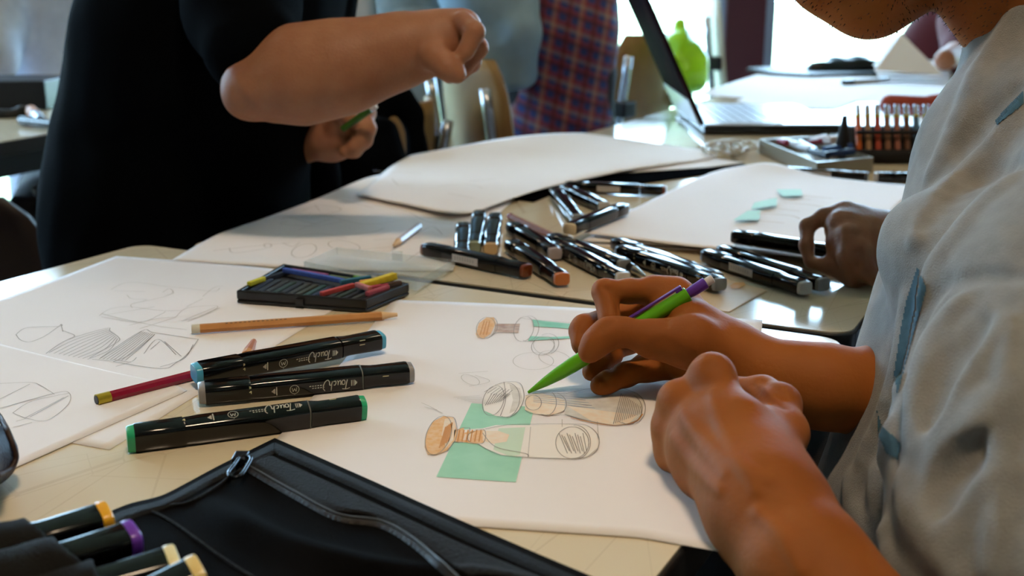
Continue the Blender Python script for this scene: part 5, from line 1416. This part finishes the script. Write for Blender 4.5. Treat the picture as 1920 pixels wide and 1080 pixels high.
er = MB().box((-.014, -.009, 0), (.014, .009, .011)).build('eraser', M['eraser']); er.matrix_world = Matrix.Translation(PZ(1562, 268, T + .024)) @ Matrix.Rotation(.5, 4, 'Z'); bevel(er, .002, 2)
tag(er, 'white block eraser lying in the grey metal tin', 'eraser')

# tangle of cable
mb = MB(); rs = random.Random(3); pts = []
for q in range(90):
    a_ = q * .42; rr = 24 + 16 * math.sin(q * .37); pts.append(PZ(1372 + rr * math.cos(a_) * 1.25 + q * .25 - 12, 276 + rr * .36 * math.sin(a_), T + .004 + .011 * abs(math.sin(q * .9))))
mb.tube(smooth_line([tuple(p) for p in pts], 4), .0016, 7)
o = mb.build('earphone_cable', mat('cream_cable', '#b8a98c', 0.5), None, True); tag(o, 'tangled cream earphone cable in front of the laptop', 'cable')

# elastic roll of coloured pencils
M['rollb'] = mat('black_elastic_roll', '#0c0a0a', 0.8, bump=0.4, bscale=200); M['redroll'] = mat('red_orange_leather', '#a33a1e', 0.5, noise='#8c2c16', nscale=20)
r0_ = PZ(1600, 306, T); r1_ = PZ(1800, 306, T); dv_ = (r1_ - r0_).normalized()
t = empty('pencil_roll', 'black elastic pencil roll standing open in front of the red case', 'pencil roll', tuple(r0_))
mb = MB(); N = 11; st = (r1_ - r0_).length / N; nb = Vector((-dv_.y, dv_.x, 0))
up_ = Vector((0, 0, 1)) * .92 + nb * .35; up_.normalize()
for q in range(N + 1):
    c = r0_ + dv_ * (q * st)
    mb.tube([c + up_ * .004, c + up_ * .052], st * .34, 10)
a = r0_ - dv_ * .012; b = r1_ + dv_ * .01
v = [a, b, b + nb * .03, a + nb * .03]; v = v + [p + up_ * .055 for p in v]
mb.add(v, [[3, 2, 1, 0], [4, 5, 6, 7], [0, 1, 5, 4], [1, 2, 6, 5], [2, 3, 7, 6], [3, 0, 4, 7]])
fix_parent(mb.build('elastic_band', M['rollb'], None, True), t)
mb = MB(); mb.tube([a + dv_ * .0, a - dv_ * .008 + Vector((0, 0, .03)), a - dv_ * .006 + Vector((0, 0, .055)), a - dv_ * .006 + Vector((0, 0, .072))], [.010, .009, .006, .004], 10); mb.box(tuple(r0_ - nb * .013 + Vector((0, 0, .002))), tuple(r1_ - nb * .009 + Vector((0, .002, .022)))); mb.box(tuple(r0_ - nb * .006 + Vector((0, 0, .044))), tuple(r1_ - nb * .003 + Vector((0, .001, .050)))); fix_parent(mb.build('rolled_end', M['rollb'], None, True), t)
pcs = [('orange', '#c05a1c'), ('tan', '#a88462'), ('brick red', '#b04a34'), ('ochre brown', '#8d6248'), ('rose brown', '#a06450'), ('walnut', '#6d4a34'), ('steel blue', '#4a6a84'), ('maroon', '#5e2226'), ('sand', '#b79a74')]
for q, (n_, c_) in enumerate(pcs):
    c = r0_ + dv_ * ((q + .5) * st) - nb * .006
    m_, l_ = rodmw(c + up_ * .006, c + up_ * .092)
    tt = empty('coloured_pencil', '%s coloured pencil standing in the black elastic roll' % n_, 'pencil', 'coloured pencils in the roll', mw=m_)
    rod('barrel', [(0, .0045), (.066, .0045)], mat('pc_' + n_.replace(' ', '_'), c_, 0.3), tt)
    rod('band', [(.0655, .0047), (.069, .0047)], M['brass'], tt); rod('end_cap', [(.069, .0046), (.085, .0042)], M['chrome'], tt)
G = [dict(p=[cap_(PD(1668, 196, 1.98), PD(1738, 200, 1.98), .017, .018)], k=.01), dict(p=[cap_(PD(1748, 196, 1.98), PD(1800, 190, 1.98), .017, .018)], kg=.004)]
o = body('leather_case', G, .003, M['redroll']); tag(o, 'red-orange rolled leather case behind the pencil roll', 'case')

# far table clutter
def slab(pts, z0, z1, name, m):
    return MB().prism([tuple(PZ(x, y, z0)[:2]) for x, y in pts], z0, z1).build(name, m)
o = slab([(1300, 178), (1420, 140), (1640, 146), (1780, 150), (1770, 186), (1560, 192)], T + .0004, T + .0012, 'paper_sheet', M['paper']); tag(o, 'wide white sheet on the far table behind the keyboard', 'paper')
o = slab([(1452, 203), (1380, 190), (1440, 165), (1640, 172), (1640, 178), (1566, 204)], T + .0014, T + .002, 'paper_sheet', M['paper']); tag(o, 'white sheet with a pointed corner behind the laptop', 'paper')
o = slab([(1400, 132), (1490, 126), (1660, 132), (1660, 140), (1520, 144), (1440, 140)], T + .003, T + .011, 'folder', M['table_dark']); tag(o, 'flat black folder on the far table', 'folder')
G = [dict(p=[cap_(PD(1525, 128, 3.4), PD(1645, 122, 3.4), .022, .018), cap_(PD(1560, 118, 3.42), PD(1620, 114, 3.42), .02, .016)], k=.02)]
o = body('pencil_pouch', G, .004, mat('black_glossy_pouch', '#0b0d0c', 0.3), disp=lambda X: vnoise(X, 60, 9) * .003); tag(o, 'lumpy black pencil pouch lying on the flat folder', 'pouch')
m_, l_ = rodmw(PZ(1582, 156, T + .006), PZ(1664, 151, T + .006)); t = empty('marker_pen', 'black and grey marker lying on the far white sheet', 'marker pen', mw=m_)
rod('barrel', [(l_ * .2, .0085), (l_ * .8, .0085)], mat('grey_barrel', '#8a8378', 0.4), t); rod('cap', [(0, .009), (l_ * .2, .009)], M['capblack'], t); rod('cap', [(l_ * .8, .009), (l_, .009)], M['capblack'], t)
# leaning and stacked sheets in front of the person in dark red
for k in range(6):
    y = 160 - k * 3
    pts = [PZ(1650 - k * 3, y, T), PZ(1782, y + 2, T), PZ(1776 - k * 4, y - 32, T), PZ(1654, y - 28, T)]
    o = MB().prism([(p.x, p.y) for p in pts], T + .002 + k * .006, T + .0035 + k * .006).build('paper_sheet', M['paper2'] if k % 2 else M['paper'])
    tag(o, '%s white sheet of the loose stack before the person in dark red' % ['lowest', 'second lowest', 'third lowest', 'third highest', 'second highest', 'topmost'][k], 'paper', 'loose stack of white sheets')
V = [PD(1640, 132, 3.0), PD(1768, 140, 3.0), PD(1690, 62, 3.1), PD(1660, 78, 3.15)]
o = link_mesh('paper_sheet', V, [[0, 1, 2, 3]], M['paper2'], None, False); sl_ = o.modifiers.new('t', 'SOLIDIFY'); sl_.thickness = .002
tag(o, 'sheet of paper standing tilted in front of the person in dark red', 'paper')
# person in red: dark chair behind, kept simple

# ------------------------------------------------------------------ left table and its clutter
lt = PZ(118, 246, T); l0 = PZ(0, 266, T); du = (l0 - lt).normalized()
# right front corner, hidden behind the cardigan
cr = lt - du * .30
table('table on the left with a navy box and black clutter', (cr.x, cr.y), -(Vector((-du.y, du.x, 0))) if False else du, 1.5, .01 + .75, 'side tables') if False else None
mwt = None
cw = Vector((du.y, -du.x, 0))
if cw.y < 0: cw = -cw
table('table on the left with a navy box and black clutter on it', (cr.x + cw.x * .72, cr.y + cw.y * .72), -cw, .72, 1.5, None) if False else None
# x axis along du would put the table on its left side; choose the origin so that the table lies beyond the visible front edge
left_of_du = Vector((-du.y, du.x, 0))
if left_of_du.dot(cw) > 0: table('table on the left with a navy box and black clutter on it', (cr.x, cr.y), du, 1.5, .75)
else: table('table on the left with a navy box and black clutter on it', (cr.x + du.x * 1.5, cr.y + du.y * 1.5), -du, 1.5, .75)
M['navybox'] = mat('navy_box_card', '#10131f', 0.5)
def block(name, px0, px1, ytop, ybot, dep, m, label, cat, back=.08, round_=.004):
    a = PZ(px0, ybot, T + .001); b = PZ(px1, ybot, T + .001)
    d_ = (a.y) / cp; h = (ybot - ytop) / F * PD(0, ybot, 1).length * 0 + (ybot - ytop) * ((a - Vector((0, 0, CZ))).dot(Vector((0, cp, -sp)))) / F
    m_, l_ = rodmw(a, b)
    o = MB().box((0, 0, 0), (l_, back, h)).build(name, m); o.matrix_world = m_; bevel(o, round_, 2); return tag(o, label, cat)
block('storage_box', -60, 88, 152, 206, 2.3, M['navybox'], 'navy blue box on the left table in front of the grey sweater', 'box', .16)
o, _ = coons('paper_sheet', [(-60, 120), (60, 118), (170, 112)], [(170, 112), (175, 170)], [(-60, 165), (90, 168), (175, 170)], [(-60, 120), (-60, 165)], T + .03, M['paper2'], h=lambda u, v, S: .028 * np.sin(u * 2.6) * (1 - v), nu=20, nv=10)
tag(o, 'big cream sheet curling on the left table by the grey sweater', 'paper')
rs = random.Random(8)
for k, (x, y, r_, n_) in enumerate([(18, 222, 18, 'black cable bundle at the left edge of the left table'), (100, 178, 12, 'black cloth pouch against the cardigan on the left table'), (120, 196, 10, 'small grey stapler-like tool by the navy box')]):
    c = K(x, y - r_ * .4, 609 / (y + 40), r_)
    G = [dict(p=[cap_(c[0] - np.array((.03, 0, 0)), c[0] + np.array((.04, .02, 0)), c[1] * .8, c[1] * .6)], k=.01)]
    o = body('cable_bundle' if k == 0 else 'cloth_pouch' if k == 1 else 'hand_tool', G, .004, M['metal_black'] if k < 2 else M['tin'], disp=lambda X: vnoise(X, 90, k) * .005)
    tag(o, n_, 'clutter')
m_, l_ = rodmw(PZ(58, 208, T + .012), PZ(76, 226, T + .012)); t = empty('marker_pen', 'orange and white marker end on the left table', 'marker pen', mw=m_)
rod('barrel', [(0, .012), (l_ * .55, .012)], mat('orange_wood', '#a8683a', 0.5), t); rod('end_plug', [(l_ * .55, .0115), (l_, .010)], M['chrome'], t)
m_, l_ = rodmw(PZ(40, 226, T + .010), PZ(125, 236, T + .010)); t = empty('marker_pen', 'black marker along the front edge of the left table', 'marker pen', mw=m_)
rod('barrel', [(l_ * .25, .0085), (l_, .0085)], M['pblack'], t); rod('cap', [(0, .009), (l_ * .25, .009)], M['capblack'], t)
# hanging cable loop and a dark chair under the left table
mb = MB(); mb.tube([PD(x, y, 2.1) for x, y in smooth_line([(84, 330), (84, 352), (70, 366), (62, 356), (70, 348), (80, 358), (100, 364)], 6)], .003, 8)
o = mb.build('hanging_cable', M['metal_black'], None, True); tag(o, 'black cable looped below the left table', 'cable')
chair('dark chair pushed under the left table', cp_(150, 2.3), (-.3, 1), back_h=.62, w=.36, back_m=M['metal_black'])
chair('dark brown chair at the near left corner of the table', (-.78, 1.45), (.55, -1), back_h=.70, w=.40, back_m=mat('dark_brown_seat', '#1c0f0b', 0.5))
